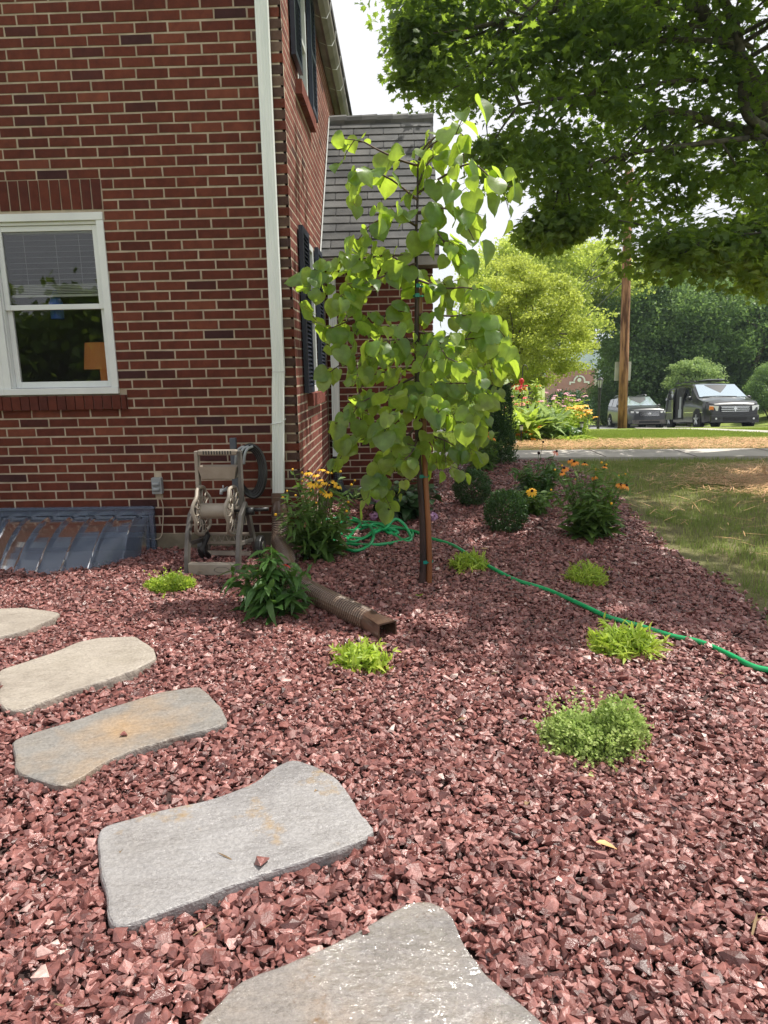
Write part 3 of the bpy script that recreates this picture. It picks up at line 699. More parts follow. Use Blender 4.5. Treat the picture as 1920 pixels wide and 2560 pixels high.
# front window
def dbl_window(x0, x1):
    wn = MB(); f = .05
    wn.box((x0, 4.985, WZ0 + .045), (x0 + f, 5.09, WZ1 - f)); wn.box((x1 - f, 4.985, WZ0 + .045), (x1, 5.09, WZ1 - f))
    wn.box((x0, 4.982, WZ1 - f), (x1, 5.09, WZ1)); wn.box((x0, 4.972, WZ0), (x1, 5.09, WZ0 + .045))
    wn.box((x0 + f, 5.004, WZ1 - f - .022), (x1 - f, 5.09, WZ1 - f)); wn.box((x1 - f - .008, 5.0, WZ0 + .045), (x1 - f, 5.09, WZ1 - f - .022)); wn.box((x0 + f, 5.0, WZ0 + .045), (x0 + f + .008, 5.09, WZ1 - f - .022))
    w = local(wn.build('window', M_white, house, bevel=.003), house)
    a, c = x0 + f + .009, x1 - f - .009
    for (z0, z1, yy) in ((1.752, 2.312, 5.018), (1.208, 1.790, 5.040)):
        s = MB(); t = .036
        s.box((a, yy, z0), (a + t, yy + .028, z1)); s.box((c - t, yy, z0), (c, yy + .028, z1)); s.box((a + t, yy, z1 - t), (c - t, yy + .028, z1)); s.box((a + t, yy, z0), (c - t, yy + .028, z0 + t + (.008 if z0 < 1.3 else 0)))
        s.build('sash', M_white, w, bevel=.0025)
        p = MB(); p.add([(a + t - .004, yy + .014, z0 + t - .004), (c - t + .004, yy + .014, z0 + t - .004), (c - t + .004, yy + .014, z1 - t + .004), (a + t - .004, yy + .014, z1 - t + .004)], [(0, 1, 2, 3)]); p.build('pane', M_pane, w)
    bl = MB()
    for k in range(9):
        z = 2.262 - k * .0375; bl.add([(a + .035, 5.075, z), (c - .035, 5.075, z), (c - .035, 5.098, z + .0065), (a + .035, 5.098, z + .0065)], [(0, 1, 2, 3)])
    for k in range(6): bl.box((a + .035, 5.074, 1.925 - k * .011), (c - .035, 5.10, 1.930 - k * .011))
    bl.box((a + .035, 5.072, 1.845), (c - .035, 5.10, 1.862)); bl.box((a + .03, 5.07, 2.27), (c - .03, 5.11, 2.31))
    for xx in (a + .16, (a + c) / 2 + .03, c - .16): bl.tube([(xx, 5.072, 2.27), (xx, 5.072, 1.85)], .0012, 4)
    bl.build('blind', M_blind, w)
dbl_window(-2.86, WX1); dbl_window(WX0, -2.86)
b = MB()
for a, c in (((-4.6, 5.22, .7), (-4.55, 7.5, 2.8)), ((-1.6, 5.22, .7), (-1.55, 7.5, 2.8)), ((-4.6, 7.5, .7), (-1.55, 7.55, 2.8)), ((-4.6, 5.22, .65), (-1.55, 7.5, .7)), ((-4.6, 5.22, 2.8), (-1.55, 7.5, 2.85))): b.box(a, c)
local(b.build('room', M_room, house), house)
def in_thing(name, mat, mk, label, cat, **k):
    b_ = MB(); mk(b_); return tag(b_.build(name, mat, smooth=k.get('smooth', False)), label, cat)
in_thing('table_lamp', M_lampsh, lambda q: (q.cyl((-2.45, 5.75, 1.34), (-2.45, 5.75, 1.55), .15, .125, 20), q.cyl((-2.45, 5.75, .95), (-2.45, 5.75, 1.34), .03, .03, 10), q.cyl((-2.45, 5.75, .70), (-2.45, 5.75, .95), .10, .04, 14)), 'orange lampshade standing inside behind the lower window pane', 'lamp')
in_thing('blue_vase', M_blue, lambda q: (q.tube([(-2.50, 5.16, 1.70), (-2.50, 5.16, 1.80), (-2.50, 5.16, 1.86), (-2.50, 5.16, 1.90)], [.045, .05, .03, .012], 14)), 'small blue vase on the sill shelf behind the upper pane', 'vase')
# side windows and shutters
def side_window(y0, y1, z0, z1):
    f = .05; b_ = MB(); x = X0 - .04
    b_.box((x, y0, z0), (x + .045, y0 + f, z1)); b_.box((x, y1 - f, z0), (x + .045, y1, z1)); b_.box((x, y0 + f, z1 - f), (x + .045, y1 - f, z1)); b_.box((x, y0 + f, z0), (x + .045, y1 - f, z0 + f)); b_.box((x, y0 + f, (z0 + z1) / 2 - .02), (x + .04, y1 - f, (z0 + z1) / 2 + .02))
    w = local(b_.build('window', M_white, house, bevel=.003), house)
    p = MB(); p.box((x + .012, y0 + f, z0 + f), (x + .018, y1 - f, z1 - f)); p.build('pane', M_pane_side, w)
    q = MB(); q.box((x - .02, y0 + f, z0 + f), (x - .012, y1 - f, z1 - f)); q.build('window_backing', M_dark, w)
side_window(5.71, 6.26, 1.12, 2.33); side_window(5.71, 6.30, 3.40, 4.30)
def shutter(y0, y1, z0, z1):
    x = X0 + .012; b_ = MB(); f = .045
    b_.box((x, y0, z0), (x + .032, y0 + f, z1)); b_.box((x, y1 - f, z0), (x + .032, y1, z1))
    for z in (z0, (z0 + z1) / 2 - f / 2, z1 - f): b_.box((x, y0 + f, z), (x + .032, y1 - f, z + f))
    z = z0 + f + .01
    while z < z1 - f - .02:
        if abs(z - (z0 + z1) / 2) > .035:
            b_.add([(x + .004, y0 + f, z + .024), (x + .004, y1 - f, z + .024), (x + .028, y1 - f, z), (x + .028, y0 + f, z), (x + .004, y0 + f, z + .030), (x + .004, y1 - f, z + .030), (x + .028, y1 - f, z + .006), (x + .028, y0 + f, z + .006)],
                   [(0, 1, 2, 3), (7, 6, 5, 4), (3, 2, 6, 7), (0, 4, 5, 1)])
        z += .032
    b_.box((x - .004, y0 + f, z0 + f), (x + .001, y1 - f, z1 - f))
    local(b_.build('shutter', M_navy, house), house)
shutter(5.33, 5.70, 1.13, 2.34); shutter(6.275, 6.62, 1.13, 2.34); shutter(5.34, 5.70, 3.46, 4.34); shutter(6.32, 6.66, 3.44, 4.34)
for (y0, y1, z0) in ((5.56, 6.40, 1.02), (5.56, 6.44, 3.29)):
    b = MB(); y = y0
    while y < y1 - .03: b.box((X0 - .03, y, z0), (X0 + .05, min(y + .06, y1), z0 + .098), r=rng.random() * .6 + .3); y += .0665
    b.box((X0 - .03, y0 + .005, z0 + .005), (X0 + .042, y1 - .005, z0 + .093), mi=1)
    local(b.build('window_sill', [M_brick_side, M_mortar], house), house)
# wing
YW = 7.063
b = MB(); b.box((X0, YW, ZF), (.315, YW + .2, 2.30), mi=0); b.box((.115, YW + .2, ZF), (.3155, 9.5, 2.30), mi=0)
b.add([(.3, YW, 2.3), (.3, 9.5, 2.3), (.3, 8.28, 3.70), (.315, YW, 2.3), (.315, 9.5, 2.3), (.315, 8.28, 3.70)], [(2, 1, 0), (3, 4, 5)], mi=0)
bricks(b, 'y', YW, X0 + .01, .322, ZF, 2.28, (), phase=.0, mi=1)
local(b.build('wall', [M_mortar, M_brick_wing], house), house)
E0 = np.array([6.80, 2.335]); R0 = np.array([8.10, 3.90]); nco = 18
b = MB(); sl_ = R0 - E0; L_ = np.linalg.norm(sl_); d_ = sl_ / L_; nn = np.array([-d_[1], d_[0]])
b.add([(X0 - .0, *E0), (.37, *E0), (.37, *R0), (X0 - .0, *R0), (X0, *(E0 - nn * .05)), (.37, *(E0 - nn * .05)), (.37, *(R0 - nn * .05)), (X0, *(R0 - nn * .05))], [(0, 1, 2, 3), (7, 6, 5, 4), (0, 4, 5, 1), (1, 5, 6, 2)], .3)
for c in range(nco):
    s0 = L_ * c / nco; s1 = L_ * (c + 1.12) / nco; x = X0 + .012 - (.19 if c % 2 else .03) - rng.random() * .05
    while x < .372:
        a, e = max(x + .004, X0 + .012), min(x + .316, .372)
        if e - a > .02:
            p = E0 + d_ * s0 + nn * .013 + rng.normal() * .0006; q = E0 + d_ * s1 + nn * .002
            p2, q2 = p - nn * .009, q - nn * .002
            b.add([(a, *p), (e, *p), (e, *q), (a, *q), (a, *p2), (e, *p2)], [(0, 1, 2, 3), (0, 4, 5, 1)], rng.random())
        x += .32
b.add([(X0, *R0), (.37, *R0), (.37, 9.6, 2.3), (X0, 9.6, 2.3)], [(0, 1, 2, 3)], .5)
local(b.build('roof', M_slate, house), house)
b = MB(); x = X0 + .01
while x < .37:
    e = min(x + .19, .375); j = rng.normal() * .004; b.tube([(x, R0[0] + .03, R0[1] + .005 + j), (e, R0[0] + .03, R0[1] + .012 + j)], .068, 10, rng.random()); x += .165
local(b.build('ridge_cap', M_slate, house, smooth=False), house)
b = MB(); b.box((X0 + .01, 6.80, 2.25), (.372, 6.825, 2.33)); b.box((X0 + .01, 6.825, 2.25), (.372, YW, 2.262))
local(b.build('fascia', M_gutter, house), house)
b = MB()
for c in range(11):      # white step flashing between wing roof and main wall
    s0 = L_ * c / 11; p = E0 + d_ * s0 + nn * .03; q = E0 + d_ * (s0 + L_ / 11 * .96) + nn * .03; p2 = p + nn * .035; q2 = q + nn * .035
    b.add([(X0 + .010, *p), (X0 + .010, *q), (X0 + .010, *q2), (X0 + .010, *p2), (X0 + .016, *p), (X0 + .016, *q), (X0 + .016, *q2), (X0 + .016, *p2)], [(0, 1, 2, 3), (7, 6, 5, 4), (0, 4, 5, 1), (2, 6, 7, 3), (1, 5, 6, 2), (3, 7, 4, 0)])
local(b.build('flashing', M_white, house), house)
# downspouts
def spout(pts, w, d, parent_name, tie=None):
    b_ = MB(); prof = []
    for k in range(9): prof.append((-w / 2 + w * k / 8, -d / 2 + (.0025 if k % 2 else 0)))
    prof += [(w / 2, d / 2), (-w / 2, d / 2)]; n_ = len(prof); V = []
    for (x, y, z) in pts: V += [(x + a, y + c, z) for a, c in prof]
    Fc = [(i * n_ + k, i * n_ + (k + 1) % n_, (i + 1) * n_ + (k + 1) % n_, (i + 1) * n_ + k) for i in range(len(pts) - 1) for k in range(n_)]
    b_.add(V, [f[::-1] for f in Fc] + [tuple(range(n_))]); return local(b_.build('downspout', M_spout, house), house)
ds = spout([(-.860, 4.945, 4.5), (-.862, 4.945, 1.30), (-.872, 4.945, 1.18), (-.905, 4.945, .42)], .080, .06, 'ds')
b = MB(); b.box((-.905, 4.913, 1.292), (-.822, 4.977, 1.297)); b.build('seam', M_steel, ds)
b = MB(); b.tube([(-.932, 4.93, .930), (-.915, 4.908, .932), (-.86, 4.908, .940), (-.842, 4.93, .950), (-.825, 4.93, .966)], .0035, 6); b.build('tie', M_white, ds)
ds2 = spout([(-.665, 6.985, 2.30), (-.655, 6.985, 1.30), (-.665, 6.985, .42)], .075, .05, 'ds2')
b = MB(); b.box((-.715, 6.955, .60), (-.62, 7.01, .612)); b.build('tie', M_black, ds2)
# outdoor socket and tap, fixed to the wall
b = MB(); b.box((-1.842, 4.955, .428), (-1.768, 5.0, .548)); sk = local(b.build('outlet_box', M_grayplastic, house, bevel=.004), house)
for z in (.503, .463):
    b = MB(); b.tube([(-1.832, 4.952, z), (-1.782, 4.952, z)], .015, 12); b.build('outlet_lid', M_grayplastic, sk, smooth=True)
tp_ = at(556, 1228, 4.93)
b = MB(); b.tube([tp_ + [.02, .07, .01], tp_ + [.02, 0, .01], tp_ + [-.002, -.015, .008], tp_ + [-.006, -.02, -.02]], [.014, .014, .015, .012], 10); b.tube([tp_ + [.01, -.01, .02], tp_ + [.01, -.01, .045]], .006, 8)
local(b.build('tap', M_steel, house, smooth=True), house)

# ------------------------------------------------------------------ socket cable
pts = [at(400, 1233, 4.955), at(401, 1243, 4.97), at(407, 1262, 4.975), at(408, 1290, 4.975), at(406, 1320, 4.97), at(404, 1338, 4.965), at(396, 1347, 4.96), at(382, 1348, 4.95), at(365, 1344, 4.93), at(345, 1342, 4.90)]
b = MB(); P = np.array(pts)
def smooth_path(P, n=8):
    P = np.asarray(P, float); Q = []
    for i in range(len(P) - 1):
        p0, p1, p2, p3 = P[max(i - 1, 0)], P[i], P[i + 1], P[min(i + 2, len(P) - 1)]
        for k in range(n):
            t = k / n; Q.append(.5 * ((2 * p1) + (-p0 + p2) * t + (2 * p0 - 5 * p1 + 4 * p2 - p3) * t * t + (-p0 + 3 * p1 - 3 * p2 + p3) * t ** 3))
    Q.append(P[-1]); return np.array(Q)
b.tube(smooth_path(P, 6), .0042, 7)
tag(b.build('power_cable', M_beige, smooth=True), 'thin beige cable hanging from the grey wall socket into the window well', 'cable')

# ------------------------------------------------------------------ window well and its cover
M_cover = glassmat('clear cover', (.66, .73, .83), .02, .14, .42, (.19, .235, .32), 1.2)
wx, wr_, wd = -2.43, .565, .66
def yf(u): return 5.0 - wd * max(0, 1 - abs(u) ** 2.6) ** .5
b = MB(); nu, nv = 97, 14; V = []
for j in range(nv):
    v = j / (nv - 1)
    for i in range(nu):
        u = -1 + 2 * i / (nu - 1); ph = (i / (nu - 1) * 7.0) % 1.0
        rib = math.exp(-((ph - .5) / .075) ** 2); edge = math.sin(math.pi * min(1, v * 1.1 + .08)) ** .4 if v < .9 else .55
        Yc = 4.985 - (4.985 - yf(u)) * (v ** .9); z = .265 * (1 - v ** 2.0) + .004
        V.append((wx + wr_ * u * (1 - .02 * v), Yc - rib * .012, z + rib * .024 * edge))
b.add(V, [(j * nu + i, j * nu + i + 1, (j + 1) * nu + i + 1, (j + 1) * nu + i) for j in range(nv - 1) for i in range(nu - 1)])
wc = thing('window_well_cover', (wx, 4.98, 0), 'clear blue-tinted plastic bubble cover with raised ribs over the basement window well', 'window well cover')
local(b.build('ribbed_dome', M_cover, wc), wc)
b = MB(); b.box((wx - wr_ - .02, 4.962, .272), (wx + wr_ + .02, 4.984, .335)); b.box((wx - wr_ - .03, 4.948, .318), (wx + wr_ + .03, 4.984, .328)); b.box((wx + wr_ - .01, 4.94, .0), (wx + wr_ + .02, 4.98, .272)); b.box((wx - wr_ - .02, 4.94, .0), (wx - wr_ + .01, 4.98, .272))
local(b.build('flange', M_cover, wc), wc)
b = MB(); V = []; n_ = 41
for j in range(12):
    for i in range(n_):
        u = -1 + 2 * i / (n_ - 1); V.append((wx + (wr_ - .05) * u, 5.0 - (5.0 - yf(u)) * (.84 + .035 * ((i // 2) % 2)), .0 - j * .05))
b.add(V, [(j * n_ + i, j * n_ + i + 1, (j + 1) * n_ + i + 1, (j + 1) * n_ + i) for j in range(11) for i in range(n_ - 1)])
tag(b.build('window_well', M_steel, smooth=False), 'corrugated galvanised steel well sunk in the gravel under the clear cover', 'window well')

b = MB(); b.box((wx - .46, 4.975, -.42), (wx + .46, 4.984, .10)); bw = local(b.build('basement_window', M_wellglass, house), house)
b = MB(); b.box((wx - .49, 4.968, .10), (wx + .49, 4.984, .135)); b.build('window_frame', M_postgray, bw)
# ------------------------------------------------------------------ brown drain pipe
def ribbed(b_, P, R_, pitch=.019, amp=.0048, n=18):
    P = smooth_path(P, 10); seg = np.linalg.norm(np.diff(P, axis=0), axis=1); s = np.concatenate([[0], np.cumsum(seg)])
    m_ = int(s[-1] / pitch * 4); t = np.linspace(0, s[-1], m_); Q = np.stack([np.interp(t, s, P[:, k]) for k in range(3)], 1)
    Rr = R_ + amp * np.array([0, 1, 1, 0])[np.arange(m_) % 4]
    m0 = len(b_.mi); b_.tube(Q, list(Rr), n)
    for i in range(len(Q) - 1):
        if i % 4 == 1:  # ridge rings coloured lighter, as if catching the light
            for k in range(n): b_.mi[m0 + i * n + k] = 1
dp = thing('drain_pipe', (-.91, 4.86, 0), 'brown corrugated drain pipe running from the white downspout across the gravel', 'drain pipe')
a0 = np.array([-.906, 4.945, 0])
b = MB(); b.tube([a0 + [0, 0, .435], a0 + [0, 0, .385]], .060, 4, flat=1.0)
b = MB(); b.box((-.952, 4.905, .355), (-.860, 4.985, .432)); b.box((-.955, 4.902, .395), (-.857, 4.988, .401)); b.tube([a0 + [0, 0, .375], a0 + [0, -.004, .33], a0 + [0, -.006, .305], a0 + [0, -.01, .25]], [.040, .052, .056, .058], 18)
b.tube([a0 + [0, -.006, .288], a0 + [0, -.006, .280]], .0615, 18)
local(b.build('adapter', M_brownpipe, dp, smooth=False, bevel=.004), dp)
g_ = lambda u, v: gz(u, v, .062)
PP = [a0 + [0, -.01, .265], a0 + [.002, -.015, .22], a0 + [.006, -.06, .14], a0 + [.015, -.15, .085], g_(714, 1385) , g_(724, 1425), g_(752, 1462), g_(800, 1490), g_(850, 1515), g_(895, 1537), g_(925, 1552)]
b = MB(); ribbed(b, PP, .054); local(b.build('ribbed_tube', [M_brownpipe, M_ridge], dp, smooth=False), dp)
e1 = g_(922, 1550); e2 = g_(968, 1577); dv = unit((e2 - e1)[None])[0]; dv[2] = 0; sd = np.array([-dv[1], dv[0], 0]); upv = np.array([0, 0, 1.0])
def ring(c, r_, sq, n=24, rot=0):
    o_ = []
    for k in range(n):
        w = 2 * math.pi * k / n + math.pi / 4; x, z = math.cos(w), math.sin(w)
        mxx = max(abs(x), abs(z)); f_ = (1 - sq) + sq / mxx; o_.append(c + sd * x * r_[0] * f_ + upv * z * r_[1] * f_)
    return o_
R4 = [ring(e1, (.054, .054), 0), ring(e1 + (e2 - e1) * .35, (.055, .052), .15), ring(e1 + (e2 - e1) * .75, (.052, .047), .6), ring(e2, (.050, .042), .95), ring(e2 + dv * .003, (.053, .045), .97), ring(e2 + dv * .003, (.045, .037), .95), ring(e1 + (e2 - e1) * .2, (.040, .038), .3)]
b = MB(); V = [p for r_ in R4 for p in r_]; n_ = 24
b.add(V, [(i * n_ + k, i * n_ + (k + 1) % n_, (i + 1) * n_ + (k + 1) % n_, (i + 1) * n_ + k) for i in range(len(R4) - 1) for k in range(n_)] + [tuple(6 * n_ + k for k in range(n_))])
local(b.build('square_mouth', M_brownpipe, dp), dp)
b = MB(); ribbed(b, [(-.668, 6.985, .44), (-.665, 6.975, .30), (-.64, 6.93, .14), (-.56, 6.86, .06), (-.44, 6.78, .05)], .042)
tag(b.build('drain_pipe', [M_black, M_postgray], smooth=False), 'short black corrugated drain elbow at the foot of the far white downspout', 'drain pipe')

# ------------------------------------------------------------------ green garden hose
hp = [(848, 1298, .02), (905, 1302, .02), (975, 1325, .02), (1045, 1338, .02), (1075, 1345, .02), (1130, 1362, .02), (1180, 1392, .03), (1240, 1425, .03), (1290, 1450, .02), (1370, 1475, .02), (1450, 1510, .02), (1520, 1542, .02), (1600, 1565, .02), (1680, 1590, .02), (1750, 1605, .02), (1820, 1635, .02), (1880, 1665, .02), (1930, 1677, .02), (2050, 1700, .02), (2300, 1760, .02)]
c0 = 700; zf = 4.1475; cx = lambda u, v: (c0 + u / zf, 1130 + v / zf)
coil = [(90, 800, .05), (170, 815, .02), (400, 720, .02), (600, 682, .03), (740, 685, .03), (830, 715, .03), (930, 765, .03), (1050, 790, .02), (1200, 790, .02), (1330, 805, .02), (1375, 845, .02), (1340, 895, .02), (1200, 935, .02), (1000, 962, .02), (800, 960, .02), (600, 940, .02), (530, 900, .02), (640, 860, .02), (560, 800, .02), (640, 725, .03), (740, 710, .05), (830, 740, .04), (760, 830, .03), (700, 905, .03), (760, 930, .03), (900, 880, .04), (1040, 810, .05), (1150, 800, .05), (1225, 835, .03), (1150, 850, .03), (980, 770, .04), (850, 765, .06), (930, 770, .06), (970, 850, .05), (940, 950, .04), (830, 1015, .03), (720, 1018, .03), (630, 975, .03), (560, 900, .03), (650, 880, .03), (860, 895, .03), (980, 810, .04), (1090, 800, .06), (1170, 710, .12), (1230, 705, .12), (1300, 770, .08), (1345, 850, .04), (1360, 910, .02), (1300, 925, .02), (1180, 855, .03), (1060, 760, .05), (960, 750, .05), (840, 800, .03), (700, 815, .02), (600, 800, .02), (570, 770, .02), (700, 745, .02), (900, 725, .03), (1100, 755, .03), (1380, 820, .02), (1450, 845, .02)]
PH = [gz(*cx(u, v), max(z, .028)) for u, v, z in coil] + [gz(u, v, max(z, .028)) for u, v, z in hp[4:]]
b = MB(); b.tube(smooth_path(PH, 6), .0125, 10)
tag(b.build('garden_hose', M_hose, smooth=True), 'bright green garden hose coiled by the wall and trailing across the gravel', 'garden hose')

# ------------------------------------------------------------------ hose reel cart
rl = thing('hose_reel_cart', (-1.222, 4.50, .01), 'empty taupe plastic hose reel cart with its crank, standing against the brick wall', 'hose reel', rz=rad(-4))
rl.scale = (.90, .95, .95)
def px_(b_, pts, x0, x1, mi=0):       # outline in the y-z plane given a thickness along x
    n_ = len(pts); V = [(x0, y, z) for y, z in pts] + [(x1, y, z) for y, z in pts]
    b_.add(V, [tuple(range(n_)), tuple(range(2 * n_ - 1, n_ - 1, -1))] + [(i, n_ + i, n_ + (i + 1) % n_, (i + 1) % n_) for i in range(n_)], .5, mi)
def strip(ctr, w):
    A = []; B = []
    for i, (y, z) in enumerate(ctr):
        j0, j1 = ctr[max(i - 1, 0)], ctr[min(i + 1, len(ctr) - 1)]; t = np.array([j1[0] - j0[0], j1[1] - j0[1]]); t = t / np.linalg.norm(t); q = (-t[1] * w / 2, t[0] * w / 2)
        A.append((y + q[0], z + q[1])); B.append((y - q[0], z - q[1]))
    return A + B[::-1]
for sx in (-1, 1):
    b = MB(); x0, x1 = sorted((sx * .175, sx * .205))
    px_(b, strip([(-.235, 0), (-.215, .12), (-.17, .26), (-.10, .38), (0, .44), (.07, .36), (.13, .22), (.20, .07)], .055), x0, x1)
    px_(b, strip([(-.15, .20), (.12, .16)], .03), x0 + .004, x1 - .004)
    b.build('side_frame', M_taupe_d, rl, bevel=.005)
    b = MB(); x0, x1 = sorted((sx * .148, sx * .176))
    px_(b, strip([(.02, .30), (.02, .50), (.03, .70), (.035, .82)], .05), x0, x1)
    b.build('upright', M_taupe_d if sx > 0 else M_taupe, rl, bevel=.005)
    b = MB(); b.cyl((sx * .205, .205, .085), (sx * .250, .205, .085), .085, n=24); w_ = b.build('wheel', M_black, rl, bevel=.008)
    b = MB(); b.cyl((sx * .2505, .205, .085), (sx * .257, .205, .085), .045, n=18); b.build('hub', M_taupe_d, w_, bevel=.003)
b = MB(); b.box((-.148, .005, .790), (.148, .055, .828)); hb = b.build('handle', M_taupe, rl, bevel=.01)
b = MB()
for k in range(11): b.box((-.105 + k * .0205, .0035, .797), (-.096 + k * .0205, .0045, .822))
b.build('grip_slots', M_dark, hb)
b = MB(); b.add([(-.148, -.02, .715), (.148, -.02, .715), (.125, .0, .625), (-.125, .0, .625), (-.148, .09, .715), (.148, .09, .715), (.125, .08, .625), (-.125, .08, .625)],
    [(0, 3, 2, 1), (4, 5, 6, 7), (3, 7, 6, 2), (0, 4, 7, 3), (1, 2, 6, 5)]); b.build('tray', M_taupe, rl, bevel=.004)
b = MB(); b.cyl((-.135, -.01, .40), (.11, -.01, .40), .055, n=24); b.build('drum', M_taupe, rl, smooth=False, bevel=.004)
for x in (-.135, .105):
    b = MB(); c = np.array([x, -.01, .40]); n_ = 40
    P = [c + [0.008 * math.sin(6 * a), math.cos(a) * (.165 + .006 * math.sin(5 * a)), math.sin(a) * (.165 + .006 * math.sin(5 * a))] for a in np.linspace(0, 2 * math.pi, n_)]
    b.tube(P, .0135, 8, cap=False)
    for k in range(14):
        a = k * 2 * math.pi / 14; b.tube([c + [0, math.cos(a) * .05, math.sin(a) * .05], c + [.004, math.cos(a + .12) * .11, math.sin(a + .12) * .11], c + [0, math.cos(a) * .16, math.sin(a) * .16]], .0055, 6)
    b.tube([c + [0, math.cos(a) * .105, math.sin(a) * .105] for a in np.linspace(0, 2 * math.pi, 28)], .005, 6, cap=False)
    b.cyl(c - [.006, 0, 0], c + [.006, 0, 0], .06, n=20); b.build('reel_flange', M_taupe, rl, smooth=True)
b = MB(); b.cyl((.10, -.01, .40), (.36, -.01, .41), .010, n=10); b.cyl((.205, -.01, .40), (.26, -.01, .40), .028, n=12); b.cyl((.26, -.01, .41), (.37, -.01, .415), .013, n=10); b.build('crank', M_black, rl, smooth=True)
b = MB(); b.box((-.175, -.255, .0), (.175, -.205, .085)); fb = b.build('front_bar', M_taupe, rl, bevel=.008)
b = MB(); b.tube([(.075 + math.cos(a) * .055, -.257, .043 + math.sin(a) * .020) for a in np.linspace(0, 2 * math.pi, 30)], .0014, 5, cap=False); b.build('oval_emblem', M_taupe_d, fb)
b = MB(); b.box((-.175, .13, .19), (.175, .16, .205)); b.box((-.175, .13, .125), (.175, .16, .14))
for k in range(6): a = -.165 + k * .055; b.tube([(a, .145, .135), (a + .0275, .145, .195), (a + .055, .145, .135)], .006, 5)
b.box((-.175, .12, .04), (.175, .15, .07)); b.build('rear_bar', M_taupe, rl, bevel=.002)
b = MB(); b.tube([(-.15, -.01, .38), (-.16, .02, .30), (-.14, .08, .20), (-.16, .0, .12), (-.13, .05, .05)], .022, 8); b.build('hose_stub', M_black, rl, smooth=True)
# hose hanger behind the cart
hs = thing('hose_hanger', (-1.20, 4.88, 0), 'slate grey post behind the reel cart with a coil of old hose on it', 'hose hanger')
b = MB(); b.box((-.022, -.02, 0), (.022, .02, .84)); b.box((-.026, -.024, .28), (.026, .024, .30)); b.build('post', M_postgray, hs, bevel=.004)
b = MB()
for k in range(4):
    c = np.array([.10 + k * .008, .03 - k * .012, .60]); b.tube([c + [math.cos(a) * (.075 + k * .008), math.sin(3 * a) * .006, math.sin(a) * (.155 + k * .012)] for a in np.linspace(0, 2 * math.pi, 36)], .0125, 8, cap=False)
b.build('hose_coil', M_black, hs, smooth=True)
b = MB()
for k in range(3): b.tube(smooth_path([(.02 + k * .03, -.05, .66), (.03 + k * .03, -.06, .72), (.05 + k * .03, -.05, .765), (.085 + k * .03, -.03, .78)], 5), .010, 8)
b.build('hose_coil', M_grayplastic, hs, smooth=True)
# ------------------------------------------------------------------ plants: shared makers
class Leaves:
    """gathers single leaves, then makes one crown or foliage mesh"""
    def __init__(s): s.T = []; s.D = []; s.N = []; s.S = []; s.r = []
    def add(s, T_, D, N, S_, r=None):
        T_ = np.atleast_2d(T_); n = len(T_)
        s.T.append(T_); s.D.append(np.broadcast_to(np.atleast_2d(D), (n, 3))); s.N.append(np.broadcast_to(np.atleast_2d(N), (n, 3)))
        S_ = np.asarray(S_, float)
        if S_.ndim == 0: S_ = np.full(n, S_)
        s.S.append(S_); s.r.append(rng.random(n) if r is None else np.broadcast_to(np.asarray(r, float), (n,)))
    def build(s, name, tmpl, mat, parent=None, root=None, smooth=True, wide=1.0):
        T_ = np.concatenate(s.T); D = np.concatenate(s.D) + 1e-5; N = np.concatenate(s.N) + np.array([1e-4, 2e-4, 0]); S_ = np.concatenate(s.S); r = np.concatenate(s.r)
        if root is not None: T_ = T_ - np.array(root.location)
        M_ = frames(D, N) * S_[:, None, None]; M_[:, :, 0] *= wide
        return inst(name, tmpl, rng.integers(0, len(tmpl), len(T_)), M_, T_, mat, parent, r, smooth)
BL1 = [(np.array([(-.022, 0, 0), (.022, 0, 0), (.016, .6, -d_ * .36), (-.016, .6, -d_ * .36), (0, 1, -d_)]), [(0, 1, 2, 3), (3, 2, 4)]) for d_ in (.05, .3, .6)]
def curve(p0, h, lean, bend=.3, n=6):
    t = np.linspace(0, 1, n)[:, None]; l = np.array([lean[0], lean[1], 0])
    return np.array(p0) + l * (t ** (1 + bend)) + np.array([0, 0, h]) * (t - .12 * (np.linalg.norm(l) / max(h, .01)) * t * t)
def along(P, t):
    i = np.clip(np.asarray(t) * (len(P) - 1), 0, len(P) - 1.001); k = i.astype(int); f = (i - k)[:, None]
    return P[k] * (1 - f) + P[k + 1] * f, unit(P[k + 1] - P[k])
def flower_mesh(name, npet, plen, pmat_, cmat, droop=.5, cone=.009, parent=None, cone_h=1.0, wide=1.0):
    t = leaf_t([(.15, .08), (.5, .15), (.85, .13), (1, .03)], .1, droop, wide); b_ = MB()
    for k in range(npet):
        a = 2 * math.pi * k / npet + random.uniform(-.1, .1); V = np.array(t[0]) * plen * random.uniform(.9, 1.08)
        c, s_ = math.cos(a), math.sin(a); V = np.stack([V[:, 0] * c - V[:, 1] * s_, V[:, 0] * s_ + V[:, 1] * c, V[:, 2]], 1); b_.add(V, t[1])
    o = b_.build(name, pmat_, parent, smooth=True)
    q = MB(); q.sphere((0, 0, cone * .5 * cone_h), (cone, cone, cone * 1.0 * cone_h), 10, 7); q.build('cone', cmat, o, smooth=True)
    return o
def put(o, p, d, parent, s=1.0):
    o.parent = parent; o.location = Vector(p) - (parent.location if parent else Vector((0, 0, 0)))
    o.rotation_euler = Vector(d).to_track_quat('Z', 'Y').to_euler(); o.scale = (s, s, s); return o
_proto = {}
